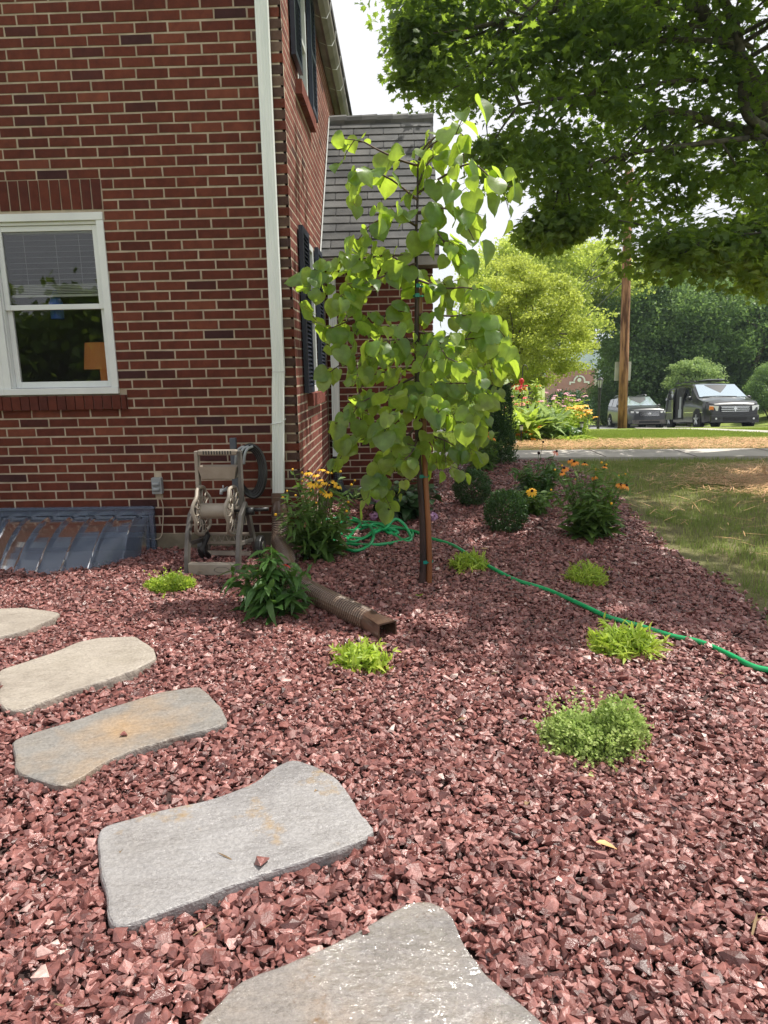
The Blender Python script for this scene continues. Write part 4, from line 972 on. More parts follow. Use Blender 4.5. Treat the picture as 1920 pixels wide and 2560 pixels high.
def flower(kind, p, d, parent, s=1.0):
    if kind not in _proto:
        if kind == 'yellow': o = flower_mesh('flower', 12, .036, M_yellow, M_cone, .45, .0095, wide=1.15)
        if kind == 'orange': o = flower_mesh('flower', 12, .036, M_orange, M_cone, .5, .010, wide=1.1)
        if kind == 'coral': o = flower_mesh('flower', 13, .038, M_coral, M_cone, .7, .012, wide=1.0)
        if kind == 'red': o = flower_mesh('flower', 16, .030, M_red, M_cone, .35, .007, wide=.7)
        if kind == 'seed': o = flower_mesh('seed_head', 10, .012, M_twig, M_cone, .3, .014)
        _proto[kind] = o; return put(o, p, d, parent, s)
    return put(copy_tree(_proto[kind]), p, d, parent, s)

def leafy(name, base, label, cat, group, n_st, h, spread, tmpl, mat, llen, nleaf, basal=0, blen=.12, bt=None, heads=(), buds=0, bud_mat=None, wide=1.0, up_=.2, stem_r=.0032, seed=0, leaf_from=.05, hh=None, stem_mat=None):
    """an upright perennial: stems, foliage, flower heads"""
    global rng
    keep = rng; rng = np.random.default_rng(1000 + seed)
    base = np.array(base, float); root = thing(name, tuple(base), label, cat, group)
    L = Leaves(); sb = MB(); tips = []
    for k in range(n_st):
        a = rng.uniform(0, 2 * math.pi); q = spread * math.sqrt(rng.random()); p0 = base + [math.cos(a) * q * .25, math.sin(a) * q * .25, 0]
        hk = h * rng.uniform(.62, 1.0) * (1 - .25 * (q / spread) ** 2)
        P = curve(p0, hk, (math.cos(a) * q * .8, math.sin(a) * q * .8)); sb.tube(P - base, list(np.linspace(stem_r, stem_r * .5, len(P))), 5)
        m_ = int(nleaf * rng.uniform(.8, 1.2)); t = rng.uniform(leaf_from, .97, m_) ; pp, dd = along(P, t)
        w = rng.uniform(0, 2 * math.pi, m_); rd = np.stack([np.cos(w), np.sin(w), np.full(m_, up_) + rng.normal(size=m_) * .25], 1)
        L.add(pp, unit(rd), np.array([0, 0, 1.0]) + rng.normal(size=(m_, 3)) * .35, llen * rng.uniform(.6, 1.15, m_) * (1.1 - .45 * t), np.clip(.25 + .5 * t + rng.normal(size=m_) * .2, 0, 1))
        tips.append((P[-1], unit((P[-1] - P[-2])[None])[0]))
    fo = L.build('foliage', tmpl, mat, root, root, wide=wide)
    if basal:
        B = Leaves(); w = rng.uniform(0, 2 * math.pi, basal); el = rng.uniform(.1, 1.0, basal); rr = spread * .35 * rng.random(basal) ** .5
        pp = base + np.stack([np.cos(w) * rr, np.sin(w) * rr, rng.uniform(.01, h * .28, basal)], 1)
        B.add(pp, np.stack([np.cos(w), np.sin(w), el], 1), np.array([0, 0, 1.0]) + rng.normal(size=(basal, 3)) * .2, blen * rng.uniform(.7, 1.2, basal))
        B.build('basal_leaves', bt or OVATE, mat, root, root)
    for (kind, p, s_) in heads:
        p = np.array(p, float); d = unit((p - base)[None] * [1, 1, .6])[0] + np.array([0, -.35, .6]) + rng.normal(size=3) * .2
        j = base + (p - base) * [.25, .25, .3]; sb.tube(np.array([base + (j - base) * .2, j, j + (p - j) * [.6, .6, .7], p]) - base, [stem_r, stem_r, stem_r * .7, stem_r * .6], 5)
        flower(kind, p, d, root, s_)
    if buds:
        bb = MB(); bb.sphere((0, 0, 0), .009, 8, 6); b0 = bb.build('bud', bud_mat or M_yellow, root, smooth=True)
        for k in range(buds):
            p, d = tips[k % len(tips)]; o_ = b0 if k == 0 else b0.copy()
            if k: COL.objects.link(o_); o_.parent = root
            o_.location = Vector(p + d * .01 - base); o_.scale = (rng.uniform(.7, 1.2),) * 3
    sb.build('stems', stem_mat or ML_rud, root, smooth=True)
    rng = keep; return root
def mound(name, base, rx, ry, h, n, tmpl, size, mat, label, cat, group=None, wide=1.0, upw=.7, lumps=0, blooms=None, seed=0, fill=.5, sprigs=0):
    global rng
    keep = rng; rng = np.random.default_rng(2000 + seed)
    base = np.array(base, float); root = thing(name, tuple(base), label, cat, group); L = Leaves()
    cs = [(np.zeros(3), np.array([rx, ry, h]))]
    if lumps == 2: cs = [(np.array([-.36 * rx, .1 * ry, 0]), np.array([rx * .66, ry * .95, h * .72])), (np.array([0, -.1 * ry, 0]), np.array([rx * .6, ry * .9, h * .62])), (np.array([.42 * rx, 0, 0]), np.array([rx * .56, ry * .8, h * 1.12]))]
    elif lumps: cs = [(np.array([rng.uniform(-.6, .6) * rx, rng.uniform(-.6, .6) * ry, 0]), np.array([rx * .5, ry * .5, h * rng.uniform(.6, 1.1)])) for _ in range(lumps)]
    for c, R_ in cs:
        m_ = n // len(cs); d = rdir(m_); d[:, 2] = np.abs(d[:, 2]); q = fill + (1 - fill) * rng.random((m_, 1)) ** .6
        p = base + c + d * q * R_ * (1 + .13 * np.sin(d[:, :1] * 9 + seed) * np.cos(d[:, 1:2] * 8))
        D = unit(d * [1, 1, .6] + [0, 0, upw] + rng.normal(size=(m_, 3)) * .55)
        L.add(p - D * size * .5, D, d + rng.normal(size=(m_, 3)) * .6 + [0, 0, .5], size * rng.uniform(.6, 1.25, m_), np.clip(rng.random(m_) * .7 + .3 * q[:, 0] * rng.random(m_), 0, 1))
    for k in range(sprigs):
        a = rng.uniform(0, 2 * math.pi); e = rng.uniform(.15, 1.0); hd = np.array([math.cos(a), math.sin(a), e]) ; hd /= np.linalg.norm(hd)
        ln = rng.uniform(.9, 1.35) * (rx * (1 - e * .4) + h * e * .3); t = np.linspace(.3, 1, 9)[:, None]; P = base + hd * ln * t
        m_ = 18; tt = rng.integers(0, 9, m_); L.add(P[tt], unit(hd + rng.normal(size=(m_, 3)) * .7), rng.normal(size=(m_, 3)) * .5 + [0, 0, 1], size * rng.uniform(.4, .9, m_), rng.uniform(.4, 1, m_))
    L.build('foliage', tmpl, mat, root, root, wide=wide)
    if blooms:
        bb = MB()
        for p, R_, mt_ in blooms:
            pass
    rng = keep; return root

# ------------------------------------------------------------------ redbud tree and its stake
RB = np.array([.095, 4.06, 0.0])
rb = thing('redbud_tree', tuple(RB), 'young redbud tree with large heart-shaped lime green leaves in the gravel bed', 'tree')
def rP(u, v, dy=0.0): return at(u, v, 4.06 + dy)
trunk = [np.array([.112, 4.06, -.03]), rP(1058, 1400), rP(1056, 1300), rP(1053, 1240), rP(1048, 1180), rP(1044, 1080), rP(1043, 980), rP(1042, 850), rP(1042, 720), rP(1040, 600), rP(1044, 500), rP(1047, 400), rP(1075, 350)]
tk = MB(); tk.tube(smooth_path(trunk, 4) - RB, list(np.interp(np.linspace(0, 1, 49), [0, .06, .3, .36, .62, .8, 1], [.026, .021, .018, .0175, .013, .007, .003])), 12)
tk.build('trunk', M_bark, rb, smooth=True)
BR = [ # attach v on trunk, tip points (u, v, dy), leaf size
 (410, [(1060, 380, 0), (1105, 345, -.1), (1145, 335, -.15)], .14, .6), (400, [(1085, 345, 0), (1140, 330, -.05), (1165, 345, -.08)], .125, .5), (420, [(1000, 400, -.05), (940, 372, -.08), (900, 352, -.1), (830, 345, -.1)], .088, .55),
 (480, [(1110, 440, 0), (1180, 410, -.05), (1240, 455, -.1), (1290, 470, -.12)], .118, .7), (500, [(980, 450, 0), (930, 430, -.05), (890, 440, -.08)], .11, 1), (470, [(1075, 400, .05), (1110, 385, .1)], .12, .8),
 (530, [(1100, 520, -.1), (1150, 540, -.15), (1190, 610, -.2)], .125, .8), (560, [(990, 540, -.1), (930, 560, -.15), (895, 600, -.15)], .11, 1), (600, [(1090, 580, -.15), (1125, 640, -.2)], .12, 1),
 (640, [(950, 640, 0), (880, 650, -.05), (820, 650, -.05), (775, 690, -.05)], .10, 1.25), (660, [(960, 690, -.1), (900, 720, -.15), (860, 740, -.2)], .11, 1.1), (700, [(1110, 720, 0), (1170, 720, -.05), (1215, 745, -.1)], .12, .9),
 (700, [(980, 640, .2), (920, 650, .35), (870, 680, .4)], .10, 1), (720, [(1080, 700, .2), (1130, 720, .35)], .11, 1), (760, [(960, 790, 0), (880, 800, -.05), (820, 820, -.1), (780, 790, -.1)], .105, 1.2),
 (780, [(1120, 790, -.05), (1190, 790, -.1), (1240, 815, -.1)], .115, 1.1), (820, [(1130, 850, -.1), (1210, 850, -.15), (1280, 915, -.15)], .112, 1.1), (850, [(940, 880, -.1), (870, 900, -.15), (800, 950, -.15)], .102, 1.2),
 (860, [(980, 850, -.3), (930, 860, -.45)], .11, 1.1), (880, [(1090, 860, -.3), (1120, 900, -.5)], .11, 1.1), (900, [(1100, 920, .2), (1180, 900, .35), (1240, 930, .4)], .105, 1.2), (910, [(960, 930, .25), (890, 950, .4)], .10, 1.2),
 (940, [(960, 980, -.05), (900, 1010, -.1), (870, 1060, -.1)], .105, 1.2), (950, [(1110, 960, -.1), (1170, 960, -.15), (1230, 990, -.15)], .11, 1.15), (1000, [(1000, 1030, -.25), (960, 1080, -.4)], .11, 1.2), (1010, [(1120, 1050, -.05), (1180, 1060, -.1), (1215, 1090, -.1)], .105, 1.1),
 (1020, [(950, 1080, .1), (900, 1100, .2), (860, 1100, .2)], .10, 1.1), (1060, [(990, 1120, -.05), (945, 1160, -.1), (930, 1200, -.1)], .105, 1.1), (1080, [(1110, 1100, -.1), (1160, 1130, -.15)], .11, 1.0), (1100, [(1010, 1130, .15), (960, 1140, .2)], .10, 1.0),
 (1110, [(1080, 1140, .1), (1110, 1160, .15)], .10, .8), (980, [(1080, 1000, -.35), (1100, 1040, -.5)], .11, 1.1), (1090, [(1030, 1130, -.25), (1010, 1150, -.35)], .105, 1)]
L = Leaves(); tw = MB(); TS = smooth_path(trunk, 6)
for (va, tips_, ls, dens) in BR:
    p0 = TS[np.argmin(np.abs(TS[:, 2] - at(1043, va, 4.06)[2]))]
    P = smooth_path([p0] + [rP(*t) for t in tips_], 5); n = len(P); tw.tube(P - RB, list(np.linspace(.0075, .0018, n)), 6)
    subs = [P]
    for k in range(int(3 * dens)):          # side twigs
        i = rng.integers(n // 4, n - 1); d = unit((P[min(i + 2, n - 1)] - P[i - 1])[None])[0]; o = unit(np.cross(d, rng.normal(size=3))[None])[0]
        Q = P[i] + np.linspace(0, 1, 5)[:, None] * (d * .6 + o * .8) * rng.uniform(.10, .22); Q[:, 2] -= np.linspace(0, 1, 5) ** 2 * .03
        tw.tube(Q - RB, list(np.linspace(.003, .0012, 5)), 5); subs.append(Q)
    for Q in subs:
        ln = np.linalg.norm(np.diff(Q, axis=0), axis=1).sum(); m_ = max(3, int(ln / .036 * dens)); t = np.linspace(.06 if Q is P else .25, 1, m_) + rng.normal(size=m_) * .02; t = np.clip(t, .03, 1)
        pp, dd = along(Q, t); side = np.where(np.arange(m_) % 2, 1, -1)[:, None]; h_ = unit(np.cross(dd, [0, 0, 1.0]) + 1e-4) * side
        pet = unit(h_ * .8 + dd * .4 + [0, 0, .1] + rng.normal(size=(m_, 3)) * .35); pl = rng.uniform(.02, .045, m_)[:, None]; tip = pp + pet * pl
        for a, c in zip(pp, tip): tw.tube([a - RB, c - RB], [.0012, .0009], 4, cap=False)
        hang = rng.uniform(.3, 1.9, m_)[:, None]; D = unit(pet * .8 + rng.normal(size=(m_, 3)) * .3 - np.array([0, 0, 1.0]) * hang)
        N = unit(pet * [1, 1, 0] * .8 + rng.normal(size=(m_, 3)) * .65 + [.1, -.35, .6])
        L.add(tip, D, N, ls * rng.uniform(.50, 1.12, m_) * (1 if Q is P else .9))
L.build('leaves', HEART, ML_redbud, rb, rb); tw.build('branches', M_twig, rb, smooth=True)
stk = thing('tree_stake', (.158, 4.085, 0), 'wet orange-brown wooden stake tied beside the redbud trunk', 'stake')
SP = np.array([at(1072, 1458, 4.065), at(1073, 1400, 4.065), at(1070, 1310, 4.065), at(1067, 1260, 4.065), at(1063, 1180, 4.07), at(1057, 1000, 4.08), at(1051, 850, 4.09), at(1048, 713, 4.10)]); SP[0][2] = -.03
b = MB(); b.tube(smooth_path(SP, 3), list(np.linspace(.0185, .0165, 22)), 14); local(b.build('pole', M_stake, stk, smooth=True), stk)
for (u, v, w, q) in ((1065, 1403, .041, .026), (1056, 1190, .037, .024), (1046, 740, .028, .022), (1048, 716, .020, .019)):
    c = at(u, v, 4.075); b = MB(); b.tube([c + [math.cos(a) * w, math.sin(a) * q, .004 * math.sin(a * 2)] for a in np.linspace(0, 2 * math.pi, 24)], .0045, 6, cap=False)
    b.box(c + [-.018, -q - .010, -.008], c + [.006, -q - .002, .012]); local(b.build('tie', M_tie, stk, smooth=False), stk)
b = MB(); V, Fc = HEART[1]; b.add(np.array(V) * .045 + gz(1047, 1490, .034), Fc); tag(b.build('fallen_leaf', ML_lime), 'small fallen yellow-green leaf on the gravel below the stake', 'leaf')
b = MB(); V, Fc = LANCE[1]; V = np.array(V); b.add(np.stack([V[:, 1], V[:, 0] * 1.6, V[:, 2]], 1) * .06 + gz(1490, 2105, .035), Fc); tag(b.build('fallen_leaf', M_straw), 'dry tan leaf lying on the gravel in the right foreground', 'leaf')

# ------------------------------------------------------------------ garden plants in the gravel
gP = lambda u, v, Y: at(u, v, Y)
leafy('black_eyed_susan', (-.60, 4.70, 0), 'tall black-eyed susan at the house corner, beside the drain pipe and green hose', 'flowering plant', 'black-eyed susans in the gravel bed', 34, .70, .30, LANCE, ML_rud, .11, 24, 60, .15,
      heads=[('yellow', gP(771, 1180, 4.72), 1), ('yellow', gP(804, 1172, 4.80), .9), ('yellow', gP(783, 1207, 4.55), 1.15), ('yellow', gP(821, 1232, 4.55), 1.05), ('yellow', gP(800, 1198, 4.75), .8), ('yellow', gP(846, 1214, 4.7), .8), ('yellow', gP(823, 1178, 4.8), .8), ('yellow', gP(797, 1212, 4.6), .8), ('yellow', gP(812, 1205, 4.7), .75), ('yellow', gP(838, 1204, 4.7), .85), ('yellow', gP(790, 1186, 4.75), .8), ('yellow', gP(806, 1226, 4.6), .7)], buds=18, wide=1.15, seed=1)
leafy('bee_balm', (-.69, 3.52, 0), 'leafy bee balm with one red flower in front of the hose reel cart', 'flowering plant', None, 20, .44, .23, LANCE, ML_fore, .145, 19, 24, .15, LANCE,
      heads=[('red', gP(718, 1412, 3.62), .9), ('seed', gP(747, 1392, 3.66), .9), ('seed', gP(741, 1404, 3.62), .8)], wide=1.25, up_=-.05, seed=2)
leafy('black_eyed_susan', (1.44, 5.20, 0), 'black-eyed susan standing by the curved lawn edge on the right', 'flowering plant', 'black-eyed susans in the gravel bed', 42, .68, .33, LANCE, ML_rud, .11, 24, 80, .16,
      heads=[('orange', gP(1411, 1171, 5.2), 1), ('orange', gP(1436, 1155, 5.25), 1.05), ('orange', gP(1425, 1150, 5.3), .8), ('orange', gP(1462, 1158, 5.3), .8), ('orange', gP(1485, 1192, 5.1), .8), ('orange', gP(1512, 1166, 5.3), .8), ('orange', gP(1552, 1212, 5.1), .95), ('orange', gP(1566, 1214, 5.05), .95), ('orange', gP(1405, 1182, 5.1), .7)], buds=12, wide=1.2, seed=3)
leafy('coneflower_plant', (1.31, 6.75, 0), 'leafy coneflower with one coral bloom on a long stem, behind the two clipped boxwoods', 'flowering plant', None, 30, .55, .29, LANCE, ML_fore, .13, 18, 30, .14, LANCE,
      heads=[('coral', gP(1391, 1129, 6.6), 1.0), ('seed', gP(1358, 1106, 6.6), .8), ('seed', gP(1347, 1134, 6.6), 1.1)], wide=1.2, up_=.0, seed=4)
leafy('black_eyed_susan', (1.17, 6.05, 0), 'small black-eyed susan with a single drooping yellow bloom between boxwood and coneflower', 'flowering plant', 'black-eyed susans in the gravel bed', 16, .32, .18, OVATE, ML_rud, .10, 11, 24, .12,
      heads=[('yellow', gP(1330, 1228, 5.85), 1.35)], seed=5)
leafy('black_eyed_susan', (1.0, 8.75, 0), 'orange-flowered black-eyed susan in front of the dark upright shrub', 'flowering plant', 'black-eyed susans in the gravel bed', 28, .68, .28, LANCE, ML_rud, .12, 18, 30, .15,
      heads=[('orange', gP(1199, 1062, 8.7), 1.3), ('orange', gP(1210, 1074, 8.7), 1.3), ('orange', gP(1220, 1080, 8.7), 1.2), ('orange', gP(1226, 1090, 8.6), 1.3), ('orange', gP(1233, 1094, 8.6), 1.3), ('orange', gP(1184, 1058, 8.8), 1.1)], seed=6)
for k, (bb, rr, hh, lab) in enumerate([((.665, 6.52, 0), .175, .34, 'dark green clipped boxwood ball under the edge of the redbud leaves'), ((.82, 5.40, 0), .165, .33, 'dark green clipped boxwood ball nearest the camera, on open gravel')]):
    base = np.array(bb); root = thing('boxwood', tuple(base), lab, 'shrub', 'clipped boxwood balls'); Lf = Leaves(); n = 5200
    d = rdir(n); q = .62 + .38 * rng.random((n, 1)) ** .5; bump_ = 1 + .07 * np.sin(d[:, :1] * 11 + k) * np.cos(d[:, 2:] * 9) + rng.normal(size=(n, 1)) * .035
    p = base + [0, 0, hh * .52] + d * q * bump_ * [rr, rr, hh * .52]; Lf.add(p, unit(d + rng.normal(size=(n, 3)) * .5 + [0, 0, .5]), d + rng.normal(size=(n, 3)) * .5, .019 * rng.uniform(.7, 1.3, n), np.clip(rng.random(n), 0, 1))
    Lf.build('foliage', SMALL, ML_box, root, root)
    q = MB(); q.tube([(0, 0, -.02), (0, 0, .15)], [.015, .01], 7)
    for a in range(5): q.tube([(0, 0, .03), (math.cos(a * 1.26) * .08, math.sin(a * 1.26) * .08, .18)], [.008, .004], 5)
    q.build('stem', M_twig, root)
# hydrangea
hy = leafy('hydrangea', (.0, 6.02, 0), 'dark glossy hydrangea with mauve flower heads behind the coiled hose', 'shrub', None, 34, .42, .36, OVATE, ML_hyd, .15, 15, 40, .15, wide=1.25, up_=.1, seed=7, stem_r=.004, stem_mat=M_twig)
def pompon(p, r, mat, parent, n=110):
    d = rdir(n); Lf = Leaves(); Lf.add(np.array(p) + d * r * .8, unit(np.cross(d, rdir(n))), d + rdir(n) * .3, r * .45 * rng.uniform(.7, 1.2, n)); Lf.build('flower_head', ROUND, mat, parent, parent)
pompon(at(944, 1243, 5.75), .062, M_mauve, hy); pompon(at(1078, 1295, 5.85), .065, M_mauve, hy); pompon(at(934, 1290, 5.8), .045, M_mauve, hy); pompon(at(1047, 1142, 6.1), .04, M_mauve, hy)
leafy('hosta', (-.33, 6.75, 0), 'small drooping pale green plant at the foot of the wing wall', 'plant', None, 7, .30, .15, LANCE, ML_pale, .13, 7, 6, .14, LANCE, up_=-.5, seed=8, wide=1.3)
# upright dark shrub
ds_ = np.array([1.27, 9.30, 0.0]); root = thing('upright_yew', tuple(ds_), 'dark narrow two-spired evergreen shrub at the end of the bed by the path', 'shrub'); Lf = Leaves()
for (cx_, cy_, r_, h_, n) in ((-.08, 0, .17, 1.20, 5200), (.11, .03, .15, 1.02, 4600), (.0, -.06, .24, .62, 3800)):
    t = rng.random(n) ** .85; w = rng.uniform(0, 2 * math.pi, n); q = r_ * (1 - .62 * t ** 1.6) * (1 + .22 * np.sin(w * 4 + t * 17)) * rng.uniform(.5, 1.05, n)
    p = ds_ + np.stack([cx_ + np.cos(w) * q, cy_ + np.sin(w) * q, .03 + t * h_], 1); Lf.add(p, unit(np.stack([np.cos(w) * .7, np.sin(w) * .7, np.full(n, .9)], 1) + rng.normal(size=(n, 3)) * .45), rng.normal(size=(n, 3)), .032 * rng.uniform(.7, 1.3, n))
Lf.build('foliage', SMALL, ML_box, root, root, wide=.7); q = MB(); q.tube([(-.08, 0, -.02), (-.08, 0, .9)], [.02, .006], 6); q.tube([(.05, 0, -.02), (.11, .03, .8)], [.018, .006], 6); q.build('stem', M_twig, root)
# low lime mounds
GM = 'young lime green plants dotted over the gravel'
mound('catmint', (-1.44, 3.99, 0), .16, .12, .115, 3400, SMALL, .020, ML_lime, 'low lime green mound beside the left foot of the hose reel cart', 'plant', GM, lumps=5, seed=1, sprigs=26)
mound('lime_plant', (-.192, 2.86, 0), .135, .11, .11, 420, LANCE, .052, ML_lime, 'bright lime green tuft just in front of the drain pipe mouth', 'plant', GM, seed=2, sprigs=12, wide=1.1)
mound('lime_plant', (.43, 4.36, 0), .13, .10, .12, 420, LANCE, .055, ML_lime, 'sprawling green tuft lying against the hose right of the stake', 'plant', GM, seed=3, sprigs=12)
mound('lime_plant', (1.11, 4.06, 0), .13, .11, .13, 700, LANCE, .042, ML_lime, 'feathery lime green tuft in front of the right black-eyed susan', 'plant', GM, seed=4, sprigs=16, wide=.8)
mound('lime_plant', (1.01, 3.02, 0), .165, .11, .12, 560, LANCE, .060, ML_lime, 'wide lime green tuft below the trailing hose, with a bare brown stalk', 'plant', GM, seed=5, sprigs=14, wide=1.0)
mound('catmint', (.655, 2.20, 0), .19, .13, .165, 8500, ROUND, .0145, ML_mint, 'largest and nearest mound, grey-green catmint with tiny pale flowers', 'plant', GM, lumps=2, seed=6, sprigs=150, fill=.35)
# ------------------------------------------------------------------ grass and straw
def lawn():
    global rng
    n = 240000; x = rng.uniform(1.5, 9.5, n); y = rng.uniform(2.3, 9.65, n)
    jx = x + rng.normal(size=n) * .03; k = ~in_poly(jx, y, BED) & (x < 1.0 + .62 * y + .8) & (y < 9.71 - (x - 2) * .062 - .02)
    f = .5 + .5 * np.sin(x * 2.3 + 1.3 * np.sin(y * 1.7)) * np.sin(y * 2.9 + np.sin(x * 3.1)) + .25 * np.sin(x * 7 + y * 5); k &= rng.random(n) < np.clip(.35 + .7 * f, .12, 1) * np.where(in_poly(x - .22 - .1 * np.sin(y * 6), y, BED), .25, 1)
    x, y, f = x[k], y[k], f[k]; n = len(x); L = Leaves(); w = rng.uniform(0, 2 * math.pi, n); e = rng.uniform(.5, 2.2, n)
    L.add(np.stack([x, y, np.full(n, -.006)], 1), unit(np.stack([np.cos(w), np.sin(w), e], 1)), np.stack([np.cos(w), np.sin(w), np.zeros(n)], 1) + [0, 0, .5], rng.uniform(.022, .062, n), np.clip(.75 - .6 * f + rng.normal(size=n) * .22, 0, 1))
    tag(L.build('grass', BL1, M_blade, wide=2.4), 'short patchy lawn grass right of the gravel bed', 'grass', kind='stuff')
    n = 120000; y = 12.0 + 4.8 * rng.random(n) ** 1.1; x = rng.uniform(0, 1, n) * (y * .62 + 1) ; k = (y > 10.66 - (x - 2) * .062) & ~in_poly(x, y, ROAD) & ~in_poly(x, y, SIDE); x, y = x[k], y[k]; n = len(x); L = Leaves(); w = rng.uniform(0, 2 * math.pi, n)
    L.add(np.stack([x, y, T(x, y) - .01], 1), unit(np.stack([np.cos(w), np.sin(w), rng.uniform(1, 2.5, n)], 1)), np.stack([np.cos(w), np.sin(w), np.zeros(n)], 1) + [0, 0, .5], rng.uniform(.03, .055, n))
    tag(L.build('grass', BL1, M_blade_far, wide=4), 'sunlit lawn grass beyond the concrete path', 'grass', kind='stuff')
lawn()
def debris():
    n = 150; P = np.stack([rng.uniform(-2.5, 1.9, n), 1.0 + rng.random(n) ** 1.2 * 6.5], 1); k = in_poly(P[:, 0], P[:, 1], BED)
    P = P[k]; n = len(P); w = rng.uniform(0, math.pi, n); L = Leaves(); L.add(np.stack([P[:, 0], P[:, 1], rng.uniform(.032, .050, n)], 1), unit(np.stack([np.cos(w), np.sin(w), rng.normal(size=n) * .12], 1)), np.array([0, 0, 1.0]) + rng.normal(size=(n, 3)) * .4, rng.uniform(.018, .075, n))
    tag(L.build('plant_litter', LANCE + BLADE * 3, M_litter, smooth=False), 'dry stalks and curled leaf bits scattered on the gravel', 'plant litter', kind='stuff')
M_litter = pmat('dry litter', (.20, .12, .06), (.42, .28, .14), 8, .8, rnd=.5)
debris()
def straw():
    P = []
    for (n, fx, fy) in ((15000, lambda q: rng.uniform(1.6, 9.5, q), lambda x: 10.75 - (x - 2) * .062 + rng.random(len(x)) ** 1.2 * 1.9),):
        x = fx(n); P.append(np.stack([x, fy(x)], 1))
    n = 17000; c = np.array([[4.6, 8.3], [5.4, 8.0], [4.9, 7.4], [5.6, 7.3], [4.1, 7.6], [5.9, 8.6], [4.4, 6.9]]); i = rng.integers(0, len(c), n); P.append(c[i] + rng.normal(size=(n, 2)) * [.50, .30])
    n = 420; P.append(np.stack([rng.uniform(2.1, 5.5, n), rng.uniform(4.4, 9, n)], 1))
    P = np.concatenate(P); k = ~in_poly(P[:, 0], P[:, 1], BED) & ~((P[:, 1] > 9.66 - (P[:, 0] - 2) * .062) & (P[:, 1] < 10.68 - (P[:, 0] - 2) * .062)); P = P[k]; n = len(P)
    w = rng.uniform(0, math.pi, n); D = np.stack([np.cos(w), np.sin(w) * .6, rng.normal(size=n) * .10], 1)
    L = Leaves(); L.add(np.stack([P[:, 0], P[:, 1], T(P[:, 0], P[:, 1]) + rng.uniform(.008, .065, n)], 1), unit(D), [0, 0, 1.0], rng.uniform(.10, .26, n))
    tag(L.build('straw', [(np.array([(-.016, -.5, 0), (.016, -.5, 0), (.016, .1, .03), (-.016, .1, .03), (0, .5, 0)]), [(0, 1, 2, 3), (3, 2, 4)])], M_straw, smooth=False), 'loose golden straw over newly seeded grass', 'straw', kind='stuff')
straw()

# ------------------------------------------------------------------ trees
def canopy_pts(poly, Yr, n, seed, shrink=1.0):
    r_ = np.random.default_rng(seed); us = [p[0] for p in poly]; vs = [p[1] for p in poly]; out_ = []
    while len(out_) < n:
        u = r_.uniform(min(us), max(us), 400); v = r_.uniform(min(vs), max(vs), 400); k = in_poly(u, v, poly)
        for a, c in zip(u[k], v[k]): out_.append(at(a, c, r_.uniform(*Yr)))
    return np.array(out_[:n])
def crown(L, C, R_, per, size, flat=.6, out_dir=.5, tone=None):
    n = len(C); idx = np.repeat(np.arange(n), per); m_ = len(idx); d = rdir(m_); q = rng.random((m_, 1)) ** .45
    Rr = (R_ * rng.uniform(.5, 1.35, n))[idx][:, None]
    p = C[idx] + d * q * Rr * [1, 1, flat]
    w = rng.uniform(0, 2 * math.pi, m_); D = unit(np.stack([np.cos(w), np.sin(w), -.5 + rng.normal(size=m_) * .4], 1) + d * out_dir)
    N = unit(np.array([0, 0, 1.0]) + rng.normal(size=(m_, 3)) * .55 + d * .4)
    tn = np.clip(rng.random(m_) * .6 + (rng.random(n)[idx]) * .4, 0, 1); L.add(p, D, N, size * rng.uniform(.7, 1.25, m_), tn)
def limbs(b, start, C, r0, r1, root, jitter=.25, every=1, n=5):
    for c in C[::every]:
        s_ = start[np.argmin(np.linalg.norm(start - c, axis=1) + rng.uniform(0, 1.0, len(start)))]; t = np.linspace(0, 1, n)[:, None]
        P = s_ + (c - s_) * t + np.sin(t * math.pi) * rng.normal(size=3) * jitter * np.linalg.norm(c - s_) * .25; b.tube(P - root, list(np.linspace(r0, r1, n)), 5, cap=False)
# maple
mb_ = np.array([8.1, 11.3, 0.0]); mp_root = thing('maple_tree', tuple(mb_), 'large maple overhanging from the right with dark green leaves against the sky', 'tree')
POLY1 = [(985, -60), (1010, 70), (985, 170), (1000, 205), (1060, 225), (1150, 255), (1210, 285), (1190, 330), (1200, 395), (1250, 430), (1225, 480), (1200, 530), (1240, 540), (1300, 500), (1370, 480), (1400, 560), (1440, 540), (1530, 590), (1600, 540), (1660, 540), (1760, 470), (1860, 520), (1990, 560), (2080, 300), (2060, -120), (1500, -160)]
POLY2 = [(1310, 600), (1330, 560), (1420, 530), (1490, 530), (1490, 560), (1420, 585), (1340, 620)]
POLY3 = [(1590, 625), (1640, 590), (1760, 590), (1900, 570), (2060, 560), (2060, 740), (1880, 700), (1780, 690), (1690, 690), (1600, 670)]
C1 = canopy_pts(POLY1, (8.6, 11.6), 265, 1); _k = []
for _c in C1:
    _d = _c - EYE; _z = _d @ fw; _u = 960 + F * (_d @ rt) / _z; _v = 1280 - F * (_d @ up) / _z
    _void = any(((_u - a) / r1) ** 2 + ((_v - b_) / r2) ** 2 < 1 for a, b_, r1, r2 in ((1425, 300, 55, 35), (1660, 245, 60, 35), (1545, 120, 50, 30), (1300, 250, 45, 25), (1680, 20, 60, 35), (1250, 120, 35, 22), (1490, 420, 60, 25)))
    _k.append(not _void and not (_u > 1770 and _v < 340 and rng.random() < .62) and not (_v < 110 and _u > 1580 and rng.random() < .42))
C1 = C1[np.array(_k)]; C2 = canopy_pts(POLY2, (8.6, 9.4), 12, 2); C3 = canopy_pts(POLY3, (8.0, 10.0), 46, 3)
r_ = np.random.default_rng(9); C4 = []
